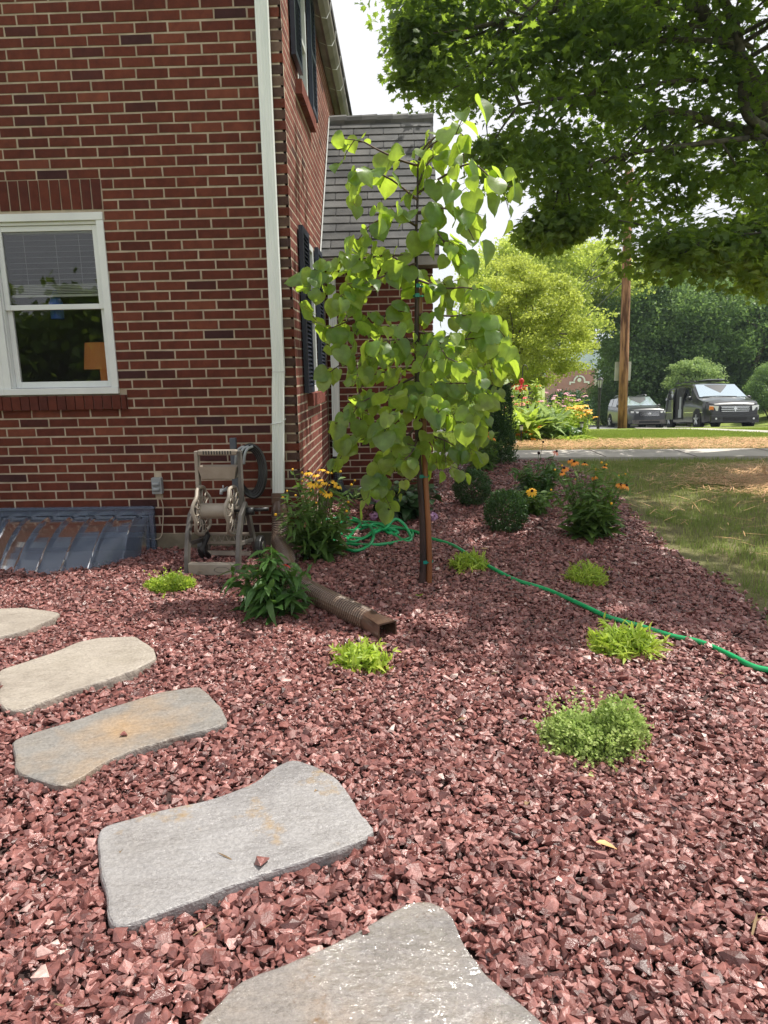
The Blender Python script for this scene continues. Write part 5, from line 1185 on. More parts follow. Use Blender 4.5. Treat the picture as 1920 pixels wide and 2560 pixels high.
while len(C4) < 150:      # the crown above the frame, which shades the beds and lawn
    p = np.array([r_.uniform(2.3, 9.5), r_.uniform(4.1, 11.5), r_.uniform(5.6, 8.6)])
    e = ((p[0] - 7.2) / 5.6) ** 2 + ((p[1] - 10.8) / 5.2) ** 2
    e = e if p[1] > 5.9 - .95 * np.clip(p[0] - 2.7, 0, 1.7) else 9
    if p[0] > 5.2 and p[1] < 9.8 and r_.random() < .5: continue
    if (e < 1 or (p[0] < 7 and p[1] < 8 and e < 5)) and p[2] > (1.30 + .47 * p[1]) + .15: C4.append(p)
C4 = np.array(C4)
L = Leaves(); crown(L, C1, .50, 105, .10, .5); crown(L, C2, .30, 130, .10, .6); crown(L, C3, .46, 130, .098, .6); crown(L, C4, .62, 90, .15, .5)
ed = canopy_pts([(985, -60), (1010, 70), (985, 170), (1000, 205), (1060, 225), (1110, 190), (1100, -60)], (8.8, 10.0), 30, 5); crown(L, ed, .22, 55, .11, .6)
L.build('crown', MAPLE, ML_maple, mp_root, mp_root, smooth=False)
b = MB(); K = lambda u, v, Y=11.0: at(u, v, Y - .9)
TR = [mb_ + [0, 0, -.3], mb_ + [-.1, 0, 1.0], K(2010, 620, 11.2), K(1950, 420, 11.2), K(1918, 300, 11.1), K(1885, 210, 11), K(1830, 120, 10.9), K(1750, 20, 10.8), K(1690, -120, 10.7)]
b.tube(smooth_path(np.array(TR), 5) - mb_, list(np.interp(np.linspace(0, 1, 41), [0, .3, .5, .75, 1], [.32, .22, .145, .095, .06])), 12)
st = [smooth_path(np.array(TR), 5)[12:]]
for P_, ra, rb_ in (([K(1960, 400), K(1880, 335, 10.9), K(1800, 310, 10.8), K(1720, 285, 10.6), K(1650, 275, 10.5)], .10, .045), ([K(1930, 330), K(1870, 290, 10.6), K(1855, 200, 10.5), K(1845, 90, 10.4), K(1800, -20, 10.4)], .09, .06),
                    ([K(1900, 230), K(1930, 160, 11), K(1970, 80, 11)], .09, .06), ([K(1880, 120, 10.8), K(1800, 75, 10.7), K(1720, 65, 10.6), K(1640, 70, 10.5)], .045, .02), ([K(1840, 105, 10.7), K(1700, 100, 10.4), K(1580, 108, 10.3), K(1470, 112, 10.2)], .05, .02),
                    ([K(1980, 620, 10.8), K(1900, 560, 9.8), K(1800, 600, 9.2), K(1690, 640, 9.0)], .08, .02), ([K(1870, 345, 10.6), K(1740, 360, 10.3), K(1600, 380, 10.2), K(1480, 410, 10.1), K(1380, 470, 9.8)], .05, .015), ([K(1750, 20, 10.8), K(1600, 20, 10.5), K(1420, 25, 10.3), K(1250, 50, 10.0)], .05, .015),
                    ([K(1900, 220, 10.8), K(1760, 200, 10.6), K(1600, 215, 10.4), K(1450, 240, 10.2), K(1300, 260, 10.0)], .05, .012)):
    Q = smooth_path(np.array(P_), 5); b.tube(Q - mb_, list(np.linspace(ra * .72, rb_ * .9, len(Q))), 9); st.append(Q)
st = np.concatenate(st); b.build('trunk', M_limb, mp_root, smooth=True)
b = MB(); limbs(b, st, C1, .020, .006, mb_, every=2); limbs(b, st, C2, .018, .005, mb_, every=3); limbs(b, st, C3, .018, .005, mb_, every=3); limbs(b, st, C4, .03, .01, mb_, every=5)
b.build('branches', M_limb, mp_root)

def tree(name, label, cat, u, Y, poly, Yr, ncl, R_, per, size, mat, tr_r, fork_v, group=None, tmpl=None, flat=.6, seed=0, gx=None, trunk_mat=None, nfork=4, spray=1):
    global rng
    keep = rng; rng = np.random.default_rng(3000 + seed)
    x = at(u, 1000, Y)[0] if gx is None else gx; base = np.array([x, Y, float(T(x, Y))]); root = thing(name, tuple(base), label, cat, group)
    C = canopy_pts(poly, Yr, ncl, seed + 50); L = Leaves(); crown(L, C, R_, per, size, flat); L.build('crown', tmpl or CLUMP, mat, root, root, smooth=False)
    fk = at(u, fork_v, Y); fk[0] = x; b_ = MB(); b_.tube(np.array([base - [0, 0, .3], base * .5 + fk * .5 + [.03, 0, 0], fk]) - base, [tr_r * 1.25, tr_r, tr_r * .9], 10)
    st_ = [fk]
    for k in range(nfork):
        c = C[rng.integers(len(C))]; mid = fk + (c - fk) * .5; mid[2] += .1 * np.linalg.norm(c - fk); P = smooth_path(np.array([fk, mid, fk + (c - fk) * .8]), 4); b_.tube(P - base, list(np.linspace(tr_r * .65, tr_r * .2, len(P))), 7); st_ += list(P[4:])
    limbs(b_, np.array(st_), C, tr_r * .16, tr_r * .05, base, every=4); b_.build('trunk', trunk_mat or M_limb, root, smooth=True); rng = keep; return root
DG = [(1190, 900), (1175, 800), (1200, 720), (1250, 660), (1330, 640), (1400, 670), (1440, 740), (1460, 820), (1475, 880), (1450, 920), (1400, 930), (1360, 965), (1300, 950), (1250, 940), (1205, 945)]
tree('dogwood_tree', 'spreading yellow-green dogwood with a dark forked trunk behind the flower bed', 'tree', 1228, 19, DG, (17.2, 21), 150, .37, 95, .17, ML_dogwood, .13, 985, seed=1, flat=.32, nfork=6)
LN = [(1175, 940), (1165, 800), (1170, 690), (1215, 640), (1270, 610), (1330, 590), (1400, 600), (1470, 590), (1540, 620), (1590, 700), (1560, 760), (1500, 800), (1400, 850), (1300, 900)]
tree('linden_tree', 'tall sunlit pale yellow-green tree rising behind the dogwood', 'tree', 1330, 42, LN, (38, 46), 185, 1.08, 95, .42, ML_linden, .3, 960, seed=2, flat=.7)
OKA = [(1545, 1040), (1525, 960), (1520, 850), (1535, 760), (1580, 710), (1680, 690), (1740, 700), (1750, 1030)]
OKB = [(1700, 1030), (1690, 860), (1700, 740), (1780, 690), (1880, 680), (2000, 690), (2030, 860), (2020, 1030)]
OKC = [(1545, 930), (1560, 700), (1640, 650), (1900, 640), (2040, 660), (2040, 900)]
tree('dark_tree', 'dark green broadleaf tree directly behind the utility pole', 'tree', 1630, 44, OKA, (41, 47), 190, 1.2, 95, .42, ML_oak, .35, 1010, 'tall dark trees behind the parked cars', seed=3, flat=.55)
tree('dark_tree', 'dark green broadleaf tree behind the roof of the black minivan', 'tree', 1850, 43, OKB, (40, 46), 210, 1.25, 95, .42, ML_oak, .35, 1010, 'tall dark trees behind the parked cars', seed=4, flat=.55)
tree('dark_tree', 'tallest dark tree at the back, its top just under the maple leaves', 'tree', 1790, 54, OKC, (50, 58), 230, 1.7, 95, .52, ML_oak, .4, 1000, 'tall dark trees behind the parked cars', seed=5, flat=.6)
tree('small_tree', 'small pale green layered tree between the minivan roof and the dark trees', 'tree', 1725, 38, [(1665, 975), (1680, 925), (1715, 905), (1750, 905), (1795, 930), (1800, 975), (1740, 985)], (37, 39.5), 60, .55, 90, .26, ML_pale, .1, 985, seed=6, flat=.35)
def bush(name, label, u, Y, poly, Yr, ncl, R_, per, size, mat, seed, group=None, flat=.8, tmpl=None):
    global rng
    keep = rng; rng = np.random.default_rng(4000 + seed); x = at(u, 1050, Y)[0]; base = np.array([x, Y, float(T(x, Y))]); root = thing(name, tuple(base), label, 'shrub', group)
    C = canopy_pts(poly, Yr, ncl, seed + 80); L = Leaves(); crown(L, C, R_, per, size, flat); L.build('foliage', tmpl or CLUMP, mat, root, root, smooth=False)
    b_ = MB()
    for c in C[::6]: b_.tube(np.array([base - [0, 0, .1], base * .4 + c * .6, c]) - base, [.04, .03, .01], 5)
    b_.build('stems', M_limb, root); rng = keep; return root
bush('round_shrub', 'tightly clipped round evergreen at the right edge behind the minivan', 1925, 35, [(1877, 1005), (1880, 960), (1900, 925), (1935, 912), (1985, 925), (1995, 1010), (1900, 1015)], (34, 37), 120, .38, 190, .15, ML_oak, 1)
bush('ivy_shrub', 'dark ivy-covered shrub behind the black lamp post', 1515, 43, [(1475, 1045), (1480, 985), (1505, 950), (1540, 940), (1580, 950), (1590, 1045)], (41.5, 45), 90, .6, 90, .28, ML_oak, 2)
bush('pale_shrub', 'light green shrub beyond the flower bed, under the dogwood', 1250, 27, [(1170, 1060), (1175, 1010), (1230, 985), (1300, 995), (1310, 1050)], (25.5, 28), 60, .42, 80, .22, ML_pale, 3)
bush('garden_shrub', 'mid green shrub behind the pink coneflowers at the far lawn edge', 1420, 30, [(1370, 1040), (1385, 1000), (1430, 990), (1465, 1010), (1465, 1045)], (29, 31), 45, .45, 80, .22, ML_hyd, 4)
bush('back_shrub', 'shrub glimpsed left of the dogwood trunk through the redbud leaves', 1130, 30, [(1060, 1060), (1070, 940), (1130, 900), (1200, 930), (1215, 1050)], (28, 33), 80, .6, 80, .28, ML_linden, 5)
bush('far_hedge', 'green hedge beyond the street behind the two parked cars', 1660, 52, [(1560, 1055), (1560, 1000), (1700, 1010), (1900, 1015), (1990, 1000), (1990, 1055)], (50, 54), 90, .8, 80, .35, ML_pale, 6)
bush('vine_shrub', 'low leafy shrub at the foot of the dark tree left of the parked suv', 1600, 43, [(1545, 1035), (1550, 1000), (1590, 990), (1640, 1000), (1660, 1035)], (42, 44), 45, .5, 80, .26, ML_oak, 7)

# unseen hedge added behind the camera to shape the front window's reflection
hg = np.array([-9.5, -10.0, 0.0]); root = thing('hedge', tuple(hg), 'dark hedge added behind the camera, seen only as a reflection in the white window', 'hedge')
L = Leaves(); n = 5200; p = np.stack([rng.uniform(-7, 7, n), rng.uniform(-.9, .9, n), 0 * rng.random(n)], 1); p[:, 2] = rng.random(n) ** .7 * (3.0 + .5 * np.sin(p[:, 0] * 1.9) + .3 * np.sin(p[:, 0] * 5.1)); L.add(hg + p, rdir(n), rdir(n), rng.uniform(.5, .9, n)); L.build('foliage', CLUMP, ML_maple, root, root, smooth=False)
q = MB()
for k in range(8): q.tube([(-6.5 + k * 1.8, 0, 0), (-6.4 + k * 1.8, .1, 2.4)], [.07, .03], 6)
q.build('stems', M_limb, root)
# ------------------------------------------------------------------ flower bed across the path
def gp(u, Y): x = at(u, 1085, Y)[0]; return (x, Y, float(T(x, Y)))
def far_plant(name, u, Y, h, w, label, leaf, mat, n_st, nleaf, llen, bl=None, nb=0, bs=.04, seed=0, cat='flowering plant', wide=1.4, up_=.3):
    global rng
    base = np.array(gp(u, Y)); keep = rng; rng = np.random.default_rng(5000 + seed); root = thing(name, tuple(base), label, cat, 'plants in the flower bed across the path')
    L = Leaves(); sb = MB(); tips = []
    for k in range(n_st):
        a = rng.uniform(0, 2 * math.pi); q = w * .5 * math.sqrt(rng.random()); P = curve(base + [math.cos(a) * q * .6, math.sin(a) * q * .6, 0], h * rng.uniform(.65, 1), (math.cos(a) * q * .5, math.sin(a) * q * .5), n=4)
        sb.tube(P - base, [.008, .006, .005, .004], 4); m_ = nleaf; t = rng.uniform(0.02, .97, m_); pp, dd = along(P, t); ww = rng.uniform(0, 2 * math.pi, m_)
        L.add(pp, unit(np.stack([np.cos(ww), np.sin(ww), np.full(m_, up_) + rng.normal(size=m_) * .3], 1)), np.array([0, 0, 1.0]) + rng.normal(size=(m_, 3)) * .3, llen * rng.uniform(.6, 1.2, m_)); tips.append(P[-1])
    L.build('foliage', leaf, mat, root, root, wide=wide); sb.build('stems', mat, root)
    if nb:
        F_ = Leaves()
        for k in range(nb):
            p = tips[k % len(tips)] + rng.normal(size=3) * [.02, .02, .03]; m_ = 9; ww = np.linspace(0, 2 * math.pi, m_, endpoint=False) + rng.random(); F_.add(np.repeat(p[None], m_, 0), unit(np.stack([np.cos(ww), np.sin(ww), np.full(m_, .1)], 1)), [0, -.4, 1.0], bs * rng.uniform(.8, 1.2))
        F_.build('flower_heads', OVATE, bl, root, root, wide=1.2)
    rng = keep; return root
FB = [('daylily', 1290, 12.7, .50, .7, 'strap-leaved daylily clump by the left solar light', BLADE, ML_lime, 26, 7, .42, None, 0, 0, 3.0, .9),
      ('daylily', 1358, 13.0, .55, .6, 'strap-leaved clump in the front middle of the flower bed', BLADE, ML_pale, 22, 7, .42, None, 0, 0, 3.0, .9),
      ('zinnia', 1325, 12.35, .22, .35, 'low plant with yellow and red blooms beside the left solar light', OVATE, ML_rud, 10, 9, .09, M_orange, 8, .05, 1.0, .2),
      ('yellow_coneflower', 1447, 14.2, .62, .55, 'golden yellow flowers at the right end of the flower bed', LANCE, ML_lime, 24, 10, .12, M_yellow, 30, .065, 1.2, .3),
      ('pink_coneflower', 1385, 14.9, .92, .75, 'pink coneflowers in the middle of the flower bed', LANCE, ML_lime, 26, 13, .14, M_pink, 18, .05, 1.2, .2),
      ('pink_coneflower', 1425, 15.3, .88, .65, 'pink coneflowers behind the golden yellow flowers', LANCE, ML_lime, 24, 13, .14, M_pink, 16, .05, 1.2, .2),
      ('orange_daylily', 1275, 15.2, .85, .8, 'orange and coral flowers at the left of the flower bed', LANCE, ML_lime, 24, 12, .15, M_coral, 16, .055, 1.2, .4),
      ('red_bee_balm', 1320, 15.6, 1.05, .45, 'red flower heads on tall stems behind the feeder pole', LANCE, ML_lime, 10, 10, .11, M_red, 5, .06, 1.2, .2),
      ('tall_goldenrod', 1346, 15.4, 1.36, .25, 'tall feathery green spike rising from the flower bed', LANCE, ML_lime, 5, 70, .15, None, 0, 0, 1.0, .5),
      ('leafy_perennial', 1315, 13.8, .62, .8, 'yellow-green foliage clump behind the daylilies', LANCE, ML_lime, 30, 12, .15, M_red, 2, .06, 1.2, .3),
      ('leafy_perennial', 1395, 13.5, .66, .8, 'yellow-green foliage clump right of the strap-leaved clump', LANCE, ML_lime, 32, 12, .14, None, 0, 0, 1.2, .3),
      ('dark_perennial', 1420, 12.9, .30, .5, 'darker green low plant near the front right of the flower bed', OVATE, ML_fore, 16, 9, .11, None, 0, 0, 1.0, .2),
      ('lime_groundcover', 1440, 12.5, .14, .8, 'low chartreuse plant spilling over the bed edge by the right solar light', LANCE, ML_lime, 30, 8, .10, None, 0, 0, 1.4, .3),
      ('pink_phlox', 1235, 15.8, .75, .7, 'pale pink flowers at the far left of the bed behind the upright yew', LANCE, ML_pale, 22, 12, .14, M_pink, 12, .05, 1.2, .3)]
for k, (nm, u, Y, h, w, lab, lf, mt_, ns, nl, ll, bl_, nb, bs, wd_, up__) in enumerate(FB): far_plant(nm, u, Y, h, w, lab, lf, mt_, ns, nl, ll, bl_, nb, bs, k, wide=wd_, up_=up__)
def solar(u, Y, lab):
    p = gp(u, Y); r_ = thing('solar_light', p, lab, 'garden light', 'solar garden lights'); q = MB(); q.cyl((0, 0, -.05), (0, 0, .24), .012, n=8); q.build('stake', M_black, r_)
    q = MB(); q.cyl((0, 0, .24), (0, 0, .31), .028, n=12); q.build('lens', M_white, r_); q = MB(); q.cyl((0, 0, .31), (0, 0, .335), .042, n=14); q.build('cap', M_black, r_)
solar(1303, 12.25, 'black solar garden light in front of the daylily clump'); solar(1453, 13.0, 'black solar garden light by the golden yellow flowers')
fp = gp(1303, 14.2); fz = at(1303, 921, 14.2)[2] - fp[2]; fr = thing('shepherd_hook', fp, 'thin black shepherd hook pole rising from the flower bed', 'garden hook'); q = MB(); q.tube(smooth_path([(0, 0, -.1), (0, 0, fz * .6), (0, 0, fz), (.05, 0, fz + .06), (.09, 0, fz + .02), (.09, 0, fz - .04)], 4), .010, 7); q.build('pole', M_black, fr, smooth=True)
q = MB(); q.tube([(0, 0, 1.02), (0, -.1, 1.04), (0, -.14, 1.0)], .006, 6); q.build('arm', M_black, fr)
fd = at(1304, 945, 14.2); hf = thing('hummingbird_feeder', tuple(fd), 'red glass hummingbird feeder hanging at the top of the hook', 'bird feeder'); q = MB(); q.tube([(0, 0, .0), (0, 0, -.04), (0, 0, -.09), (0, 0, -.12), (0, 0, -.155)], [.015, .05, .05, .02, .028], 12); q.build('bottle', M_red, hf, smooth=True); q = MB(); q.cyl((0, 0, -.155), (0, 0, -.18), .06, n=14); q.build('base', M_white, hf); q = MB(); q.cyl((0, 0, -.18), (0, 0, -.20), .075, n=14); q.build('tray', M_black, hf)
bk = at(1301, 985, 14.1); hb_ = thing('hanging_basket', tuple(bk), 'small dark hanging basket of red and yellow flowers below the feeder', 'hanging basket'); q = MB(); q.tube([(0, 0, 0), (0, 0, -.03), (0, 0, -.09)], [.085, .08, .04], 14); q.build('pot', M_dark, hb_, smooth=True)
L = Leaves(); n = 160; d = rdir(n); L.add(np.array(bk) + [0, 0, .03] + d * [.12, .12, .07], unit(d + [0, 0, .3]), rdir(n) + [0, 0, 1], .05); L.build('foliage', OVATE, ML_lime, hb_, hb_)
L = Leaves(); n = 70; L.add(np.array(bk) + [-.04, -.06, .12] + rng.normal(size=(n, 3)) * [.07, .05, .03], rdir(n), rdir(n) + [0, -1, 0], .04); L.build('flower_heads', ROUND, M_red, hb_, hb_)
L = Leaves(); n = 16; L.add(np.array(bk) + [.07, -.06, .10] + rng.normal(size=(n, 3)) * .02, rdir(n), rdir(n) + [0, -1, 0], .04); L.build('flower_heads', ROUND, M_yellow, hb_, hb_)
wp = gp(1320, 17.5); q = MB(); q.tube([(wp[0], wp[1], wp[2] - .1), (wp[0], wp[1], wp[2] + .55), (wp[0] + .01, wp[1], wp[2] + .80)], [.06, .055, .05], 9); tag(q.build('wooden_post', M_limb), 'weathered grey wooden post standing behind the flower bed', 'post')

# ------------------------------------------------------------------ lamp post, utility pole, wires
lp = at(1495, 1073, 25.0); lp[2] = float(T(lp[0], 25.0)); hl = at(1498, 943, 25.0)[2] - lp[2]
lr = thing('lamp_post', tuple(lp), 'black lamp post with a glass lantern on the lawn left of the parked suv', 'lamp post')
q = MB(); q.cyl((0, 0, 0), (0, 0, hl - .36), .052, n=12); q.cyl((0, 0, hl - .42), (0, 0, hl - .36), .07, n=12); q.build('post', M_black, lr); q = MB(); q.box((-.2, -.2, -.04), (.2, .2, .03)); q.build('base', M_concrete, lr)
q = MB(); q.tube([(0, 0, hl - .36), (0, 0, hl - .10)], [.06, .10], 6); q.build('lantern_glass', M_steel, lr); q = MB(); q.tube([(0, 0, hl - .10), (0, 0, hl - .06), (0, 0, hl)], [.13, .10, .02], 6)
for k in range(6): a = k * math.pi / 3; q.tube([(math.cos(a) * .062, math.sin(a) * .062, hl - .36), (math.cos(a) * .102, math.sin(a) * .102, hl - .10)], .008, 4)
q.build('lantern_frame', M_black, lr)
up_p = at(1556, 1071, 22.0); up_p[2] = float(T(up_p[0], 22.0)); ur = thing('utility_pole', tuple(up_p), 'tall reddish-brown wooden utility pole in front of the parked suv', 'utility pole')
tp = at(1569, 560, 22.0); tp = tp + (tp - up_p) * .25; q = MB(); dq = tp - up_p; q.tube([dq * 0 - [0, 0, .3], dq * .3, dq * .6, dq], [.142, .136, .13, .12], 14); q.build('pole', M_pole, ur, smooth=True)
sg = at(1556, 928, 22.0 - .0); c = sg - up_p; q = MB(); q.box(c + [-.19, .15, -.29], c + [.31, .165, .29]); q.build('traffic_sign', M_steel, ur)
for z in (.60, .72, .80): q = MB(); q.box(dq * z + [-.23, -.04, -.03], dq * z + [.23, .04, .03]); q.build('bracket', M_steel, ur)
for k, (vf, uf, vn, thick) in enumerate(((.60, (1350, 825), None, .03), (.72, (1340, 770), None, .018), (.75, (1345, 760), None, .018), (.80, (1330, 745), None, .018))):
    a = up_p + dq * vf + [0, -.24, 0]; e = at(uf[0], uf[1], 75); t = np.linspace(0, 1, 14)[:, None]; P = a + (e - a) * t; P[:, 2] -= (np.sin(t[:, 0] * math.pi)) * 1.1; q = MB(); q.tube(P, thick * .7, 5)
    tag(q.build('overhead_wire', M_wire), ('thick lowest' , 'thin second lowest', 'thin second highest', 'thin highest')[k] + ' overhead wire sloping from the utility pole down the street', 'wire', 'overhead wires beyond the pole')
    e2_ = np.array([a[0] + 9, -3.0, a[2] + 2.2]); P = a + (e2_ - a) * t; P[:, 2] -= np.sin(t[:, 0] * math.pi) * .7; q = MB(); q.tube(P, thick * .45, 5)
    tag(q.build('overhead_wire', M_wire), ('lowest', 'second lowest', 'second highest', 'highest')[k] + ' of the wires running overhead through the maple leaves', 'wire', 'overhead wires above the lawn')

# ------------------------------------------------------------------ distant brick building
bx, by = at(1462, 980, 150)[0], 150.0; bz = float(T(bx, by)); tz = at(1462, 925, 150)[2]
br_ = thing('brick_building', (bx, by, bz), 'distant pink-brick building with a white arched emblem, seen past the dogwood', 'building')
M_fb = pmat('distant brick', (.30, .13, .10), (.36, .17, .13), .5, .9); H_ = tz - bz
q = MB(); q.box((-6, 0, 0), (2.6, 12, H_), r=.5); q.build('wall', M_fb, br_)
q = MB(); q.box((-6.2, -.15, H_), (2.8, 12.2, H_ + .3)); q.box((1.9, -.12, 0), (2.65, 0, H_)); q.build('cornice', M_concrete, br_)
q = MB(); cz = at(1448, 953, 150)[2] - bz; cx_ = at(1448, 953, 150)[0] - bx
for k in range(13):
    a0_ = math.pi * k / 13; a1_ = math.pi * (k + 1) / 13 - .03; V = []
    for yy in (-.3, -.02):
        for (r_2, a) in ((.95, a0_), (.95, a1_), (1.25, a1_), (1.25, a0_)): V.append((cx_ + math.cos(a) * r_2, yy, cz + math.sin(a) * r_2))
    q.add(V, [(0, 1, 2, 3), (7, 6, 5, 4), (0, 4, 5, 1), (1, 5, 6, 2), (2, 6, 7, 3), (3, 7, 4, 0)])
q.box((cx_ - 2.1, -.3, cz - .35), (cx_ - .95, -.02, cz - .05)); q.box((cx_ + .95, -.3, cz - .35), (cx_ + 2.1, -.02, cz - .05)); q.box((cx_ - 2.1, -.3, cz - .7), (cx_ - 1.8, -.02, cz - .35)); q.box((cx_ + 1.8, -.3, cz - .7), (cx_ + 2.1, -.02, cz - .35)); q.sphere((cx_, -.1, cz + .25), (.45, .2, .45), 12, 8)
q.build('arched_emblem', M_white, br_)
# ------------------------------------------------------------------ parked cars
def carpaint(name, c):
    mt, n, p, o = base_mat(name); p.inputs['Base Color'].default_value = (*c, 1); p.inputs['Metallic'].default_value = 0; p.inputs['Roughness'].default_value = .3
    p.inputs['Coat Weight'].default_value = .5; p.inputs['Coat Roughness'].default_value = .04; return mt
M_paint_van = carpaint('black car paint', (.005, .005, .006)); M_paint_suv = carpaint('charcoal car paint', (.035, .037, .04))
M_carglass = pmat('car glass', (.02, .025, .03), None, rough=.03, spec=1.0, coat=1.0); M_windscreen = pmat('windscreen sky reflection', (.62, .72, .78), None, rough=.10, metal=.85)  # windscreen: pale metallic blue puts the sky's reflection into the colour
M_chrome = pmat('chrome', (.7, .7, .72), None, rough=.18, metal=1.0); M_tyre = pmat('tyre', (.015, .015, .015), None, rough=.9)
M_headl = pmat('headlight', (.72, .74, .72), None, rough=.12, coat=.8); M_amber = pmat('amber', (.75, .22, .04), None, rough=.3); M_alloy = pmat('alloy', (.55, .56, .58), None, rough=.3, metal=.6)
def interp(y, tab): return float(np.interp(y, [t[0] for t in tab], [t[1] for t in tab]))
def car(name, loc, rz, pitch, label, Wd, prof, belt, paint, wheels, wr_, sill, group=None, cut_door=None, tumble=.13):
    """prof: top line (y, z) front to rear; belt: beltline (y, z); front at y=0, pointing to -y"""
    root = thing(name, loc, label, 'car', group, rz); root.rotation_euler = (pitch, 0, rz)
    Ln = prof[-1][0]; ys = sorted(set([round(v, 3) for v in list(np.linspace(0, Ln, 44)) + [t[0] for t in prof] + [t[0] for t in belt]])); V = []; N_ = 15
    for y in ys:
        zt = interp(y, prof); zb = min(interp(y, belt), zt - .015); e = min(y, Ln - y); hw = Wd / 2 * (1 - .17 * max(0, 1 - e / .65) ** 2.2 - .02 * max(0, 1 - e / 1.5))
        zs = sill + .10 * max(0, 1 - e / .4) ** 2; up_h = max(0, zt - zb); tw_ = hw - .04 - tumble * min(1, up_h / .6)
        prof_s = [(0, zs), (hw * .85, zs), (hw - .02, zs + .04), (hw, zs + (zb - zs) * .35), (hw, zs + (zb - zs) * .7), (hw - .015, zb - .02), (hw - .04 if up_h > .1 else hw - .09, zb + min(.02, up_h * .5)), (tw_ + (.02 if up_h > .1 else -.08), zb + up_h * .80), (tw_ - .10, zt - .02 * min(1, up_h / .3)), (tw_ * .5, zt + .012), (0, zt + .018)]
        for x, z in prof_s: V.append((x, y, z))
        for x, z in prof_s[1:-1][::-1]: V.append((-x, y, z))
    m_ = 20; Fc = [(i * m_ + k, (i + 1) * m_ + k, (i + 1) * m_ + (k + 1) % m_, i * m_ + (k + 1) % m_) for i in range(len(ys) - 1) for k in range(m_)]
    Fc += [tuple(range(m_)), tuple(range(len(ys) * m_ - 1, (len(ys) - 1) * m_ - 1, -1))]
    b_ = MB(); b_.add(V, Fc); body = b_.build('body', paint, root, smooth=True); body.data.set_sharp_from_angle(angle=rad(38)) if hasattr(body.data, 'set_sharp_from_angle') else None
    for y in wheels:
        for sx in (-1, 1):
            x = sx * (Wd / 2 - .10); q = MB(); P = [(x - sx * .10, y, wr_), (x + sx * .085, y, wr_), (x + sx * .10, y, wr_)]; q.tube(P, [wr_, wr_, wr_ - .03], 26); w_ = q.build('wheel', M_tyre, root)
            q = MB(); q.tube([(x + sx * .09, y, wr_), (x + sx * .105, y, wr_)], [wr_ * .66, wr_ * .66], 22)
            for k in range(5): a = k * 2 * math.pi / 5 + .3; q.tube([(x + sx * .108, y, wr_), (x + sx * .112, y + math.cos(a) * wr_ * .6, wr_ + math.sin(a) * wr_ * .6)], [.05, .035], 5, mi=1)
            q.build('rim', [M_tyre, M_alloy], w_)
            q = MB(); q.tube([(sx * (Wd / 2 - .12), y, wr_ + .02), (sx * (Wd / 2 + .004), y, wr_ + .02)], wr_ + .07, 26); q.build('wheel_arch', M_tyre, root)
    return root
def side_pt(y, s, Wd, prof, belt, sx, off=.012, tumble=.13):
    zt = interp(y, prof); zb = interp(y, belt); uh = zt - zb; x0 = Wd / 2 - .04; x1 = Wd / 2 - .04 - tumble * min(1, uh / .6) + .02
    return (sx * (x0 + (x1 - x0) * min(1, s / .8) + off), y, zb + .02 + (uh - .02) * s)
def side_glass(root, y0a, y0b, y1a, y1b, Wd, prof, belt, sx, mat=None, s0=.06, s1=.80, tumble=.13, name='side_window'):
    q = MB(); P = [side_pt(y0a, s0, Wd, prof, belt, sx, tumble=tumble), side_pt(y1a, s0, Wd, prof, belt, sx, tumble=tumble), side_pt(y1b, s1, Wd, prof, belt, sx, tumble=tumble), side_pt(y0b, s1, Wd, prof, belt, sx, tumble=tumble)]
    P2 = [(p[0] - sx * .02, p[1], p[2]) for p in P]; q.add(P + P2, [(0, 1, 2, 3), (7, 6, 5, 4), (0, 4, 5, 1), (1, 5, 6, 2), (2, 6, 7, 3), (3, 7, 4, 0)]); return q.build(name, mat or M_carglass, root)
def quad(root, name, P, mat, th=.015):
    P = [np.array(p, float) for p in P]; n_ = np.cross(P[1] - P[0], P[2] - P[0]); n_ /= np.linalg.norm(n_); q = MB(); m_ = len(P)
    q.add(P + [p - n_ * th for p in P], [tuple(range(m_)), tuple(range(2 * m_ - 1, m_ - 1, -1))] + [(i, m_ + i, m_ + (i + 1) % m_, (i + 1) % m_) for i in range(m_)]); return q.build(name, mat, root, bevel=.004)
# minivan
def spot(u, v, Y): p = at(u, v, Y); p[2] = float(T(p[0], Y)) + .02; return p
vp = spot(1834, 1080, 25.6); VW = 1.98
vprof = [(0, .66), (.03, .84), (.12, .93), (.35, 1.01), (.95, 1.12), (1.15, 1.18), (1.95, 1.66), (2.25, 1.74), (3.2, 1.77), (4.5, 1.74), (4.95, 1.66), (5.10, 1.15), (5.14, .7)]
vbelt = [(0, .75), (.3, .90), (1.1, 1.03), (2.0, 1.06), (5.0, 1.12), (5.14, .7)]
PITCHV = rad(-4.2)
van = car('minivan', tuple(vp), rad(-3), PITCHV, 'black minivan with its sliding side door open, parked facing the camera', VW, vprof, vbelt, M_paint_van, (.98, 4.10), .335, .20)
quad(van, 'windscreen', [(-.86, 1.14, 1.195), (.86, 1.14, 1.195), (.74, 1.99, 1.695), (-.74, 1.99, 1.695)], M_windscreen)
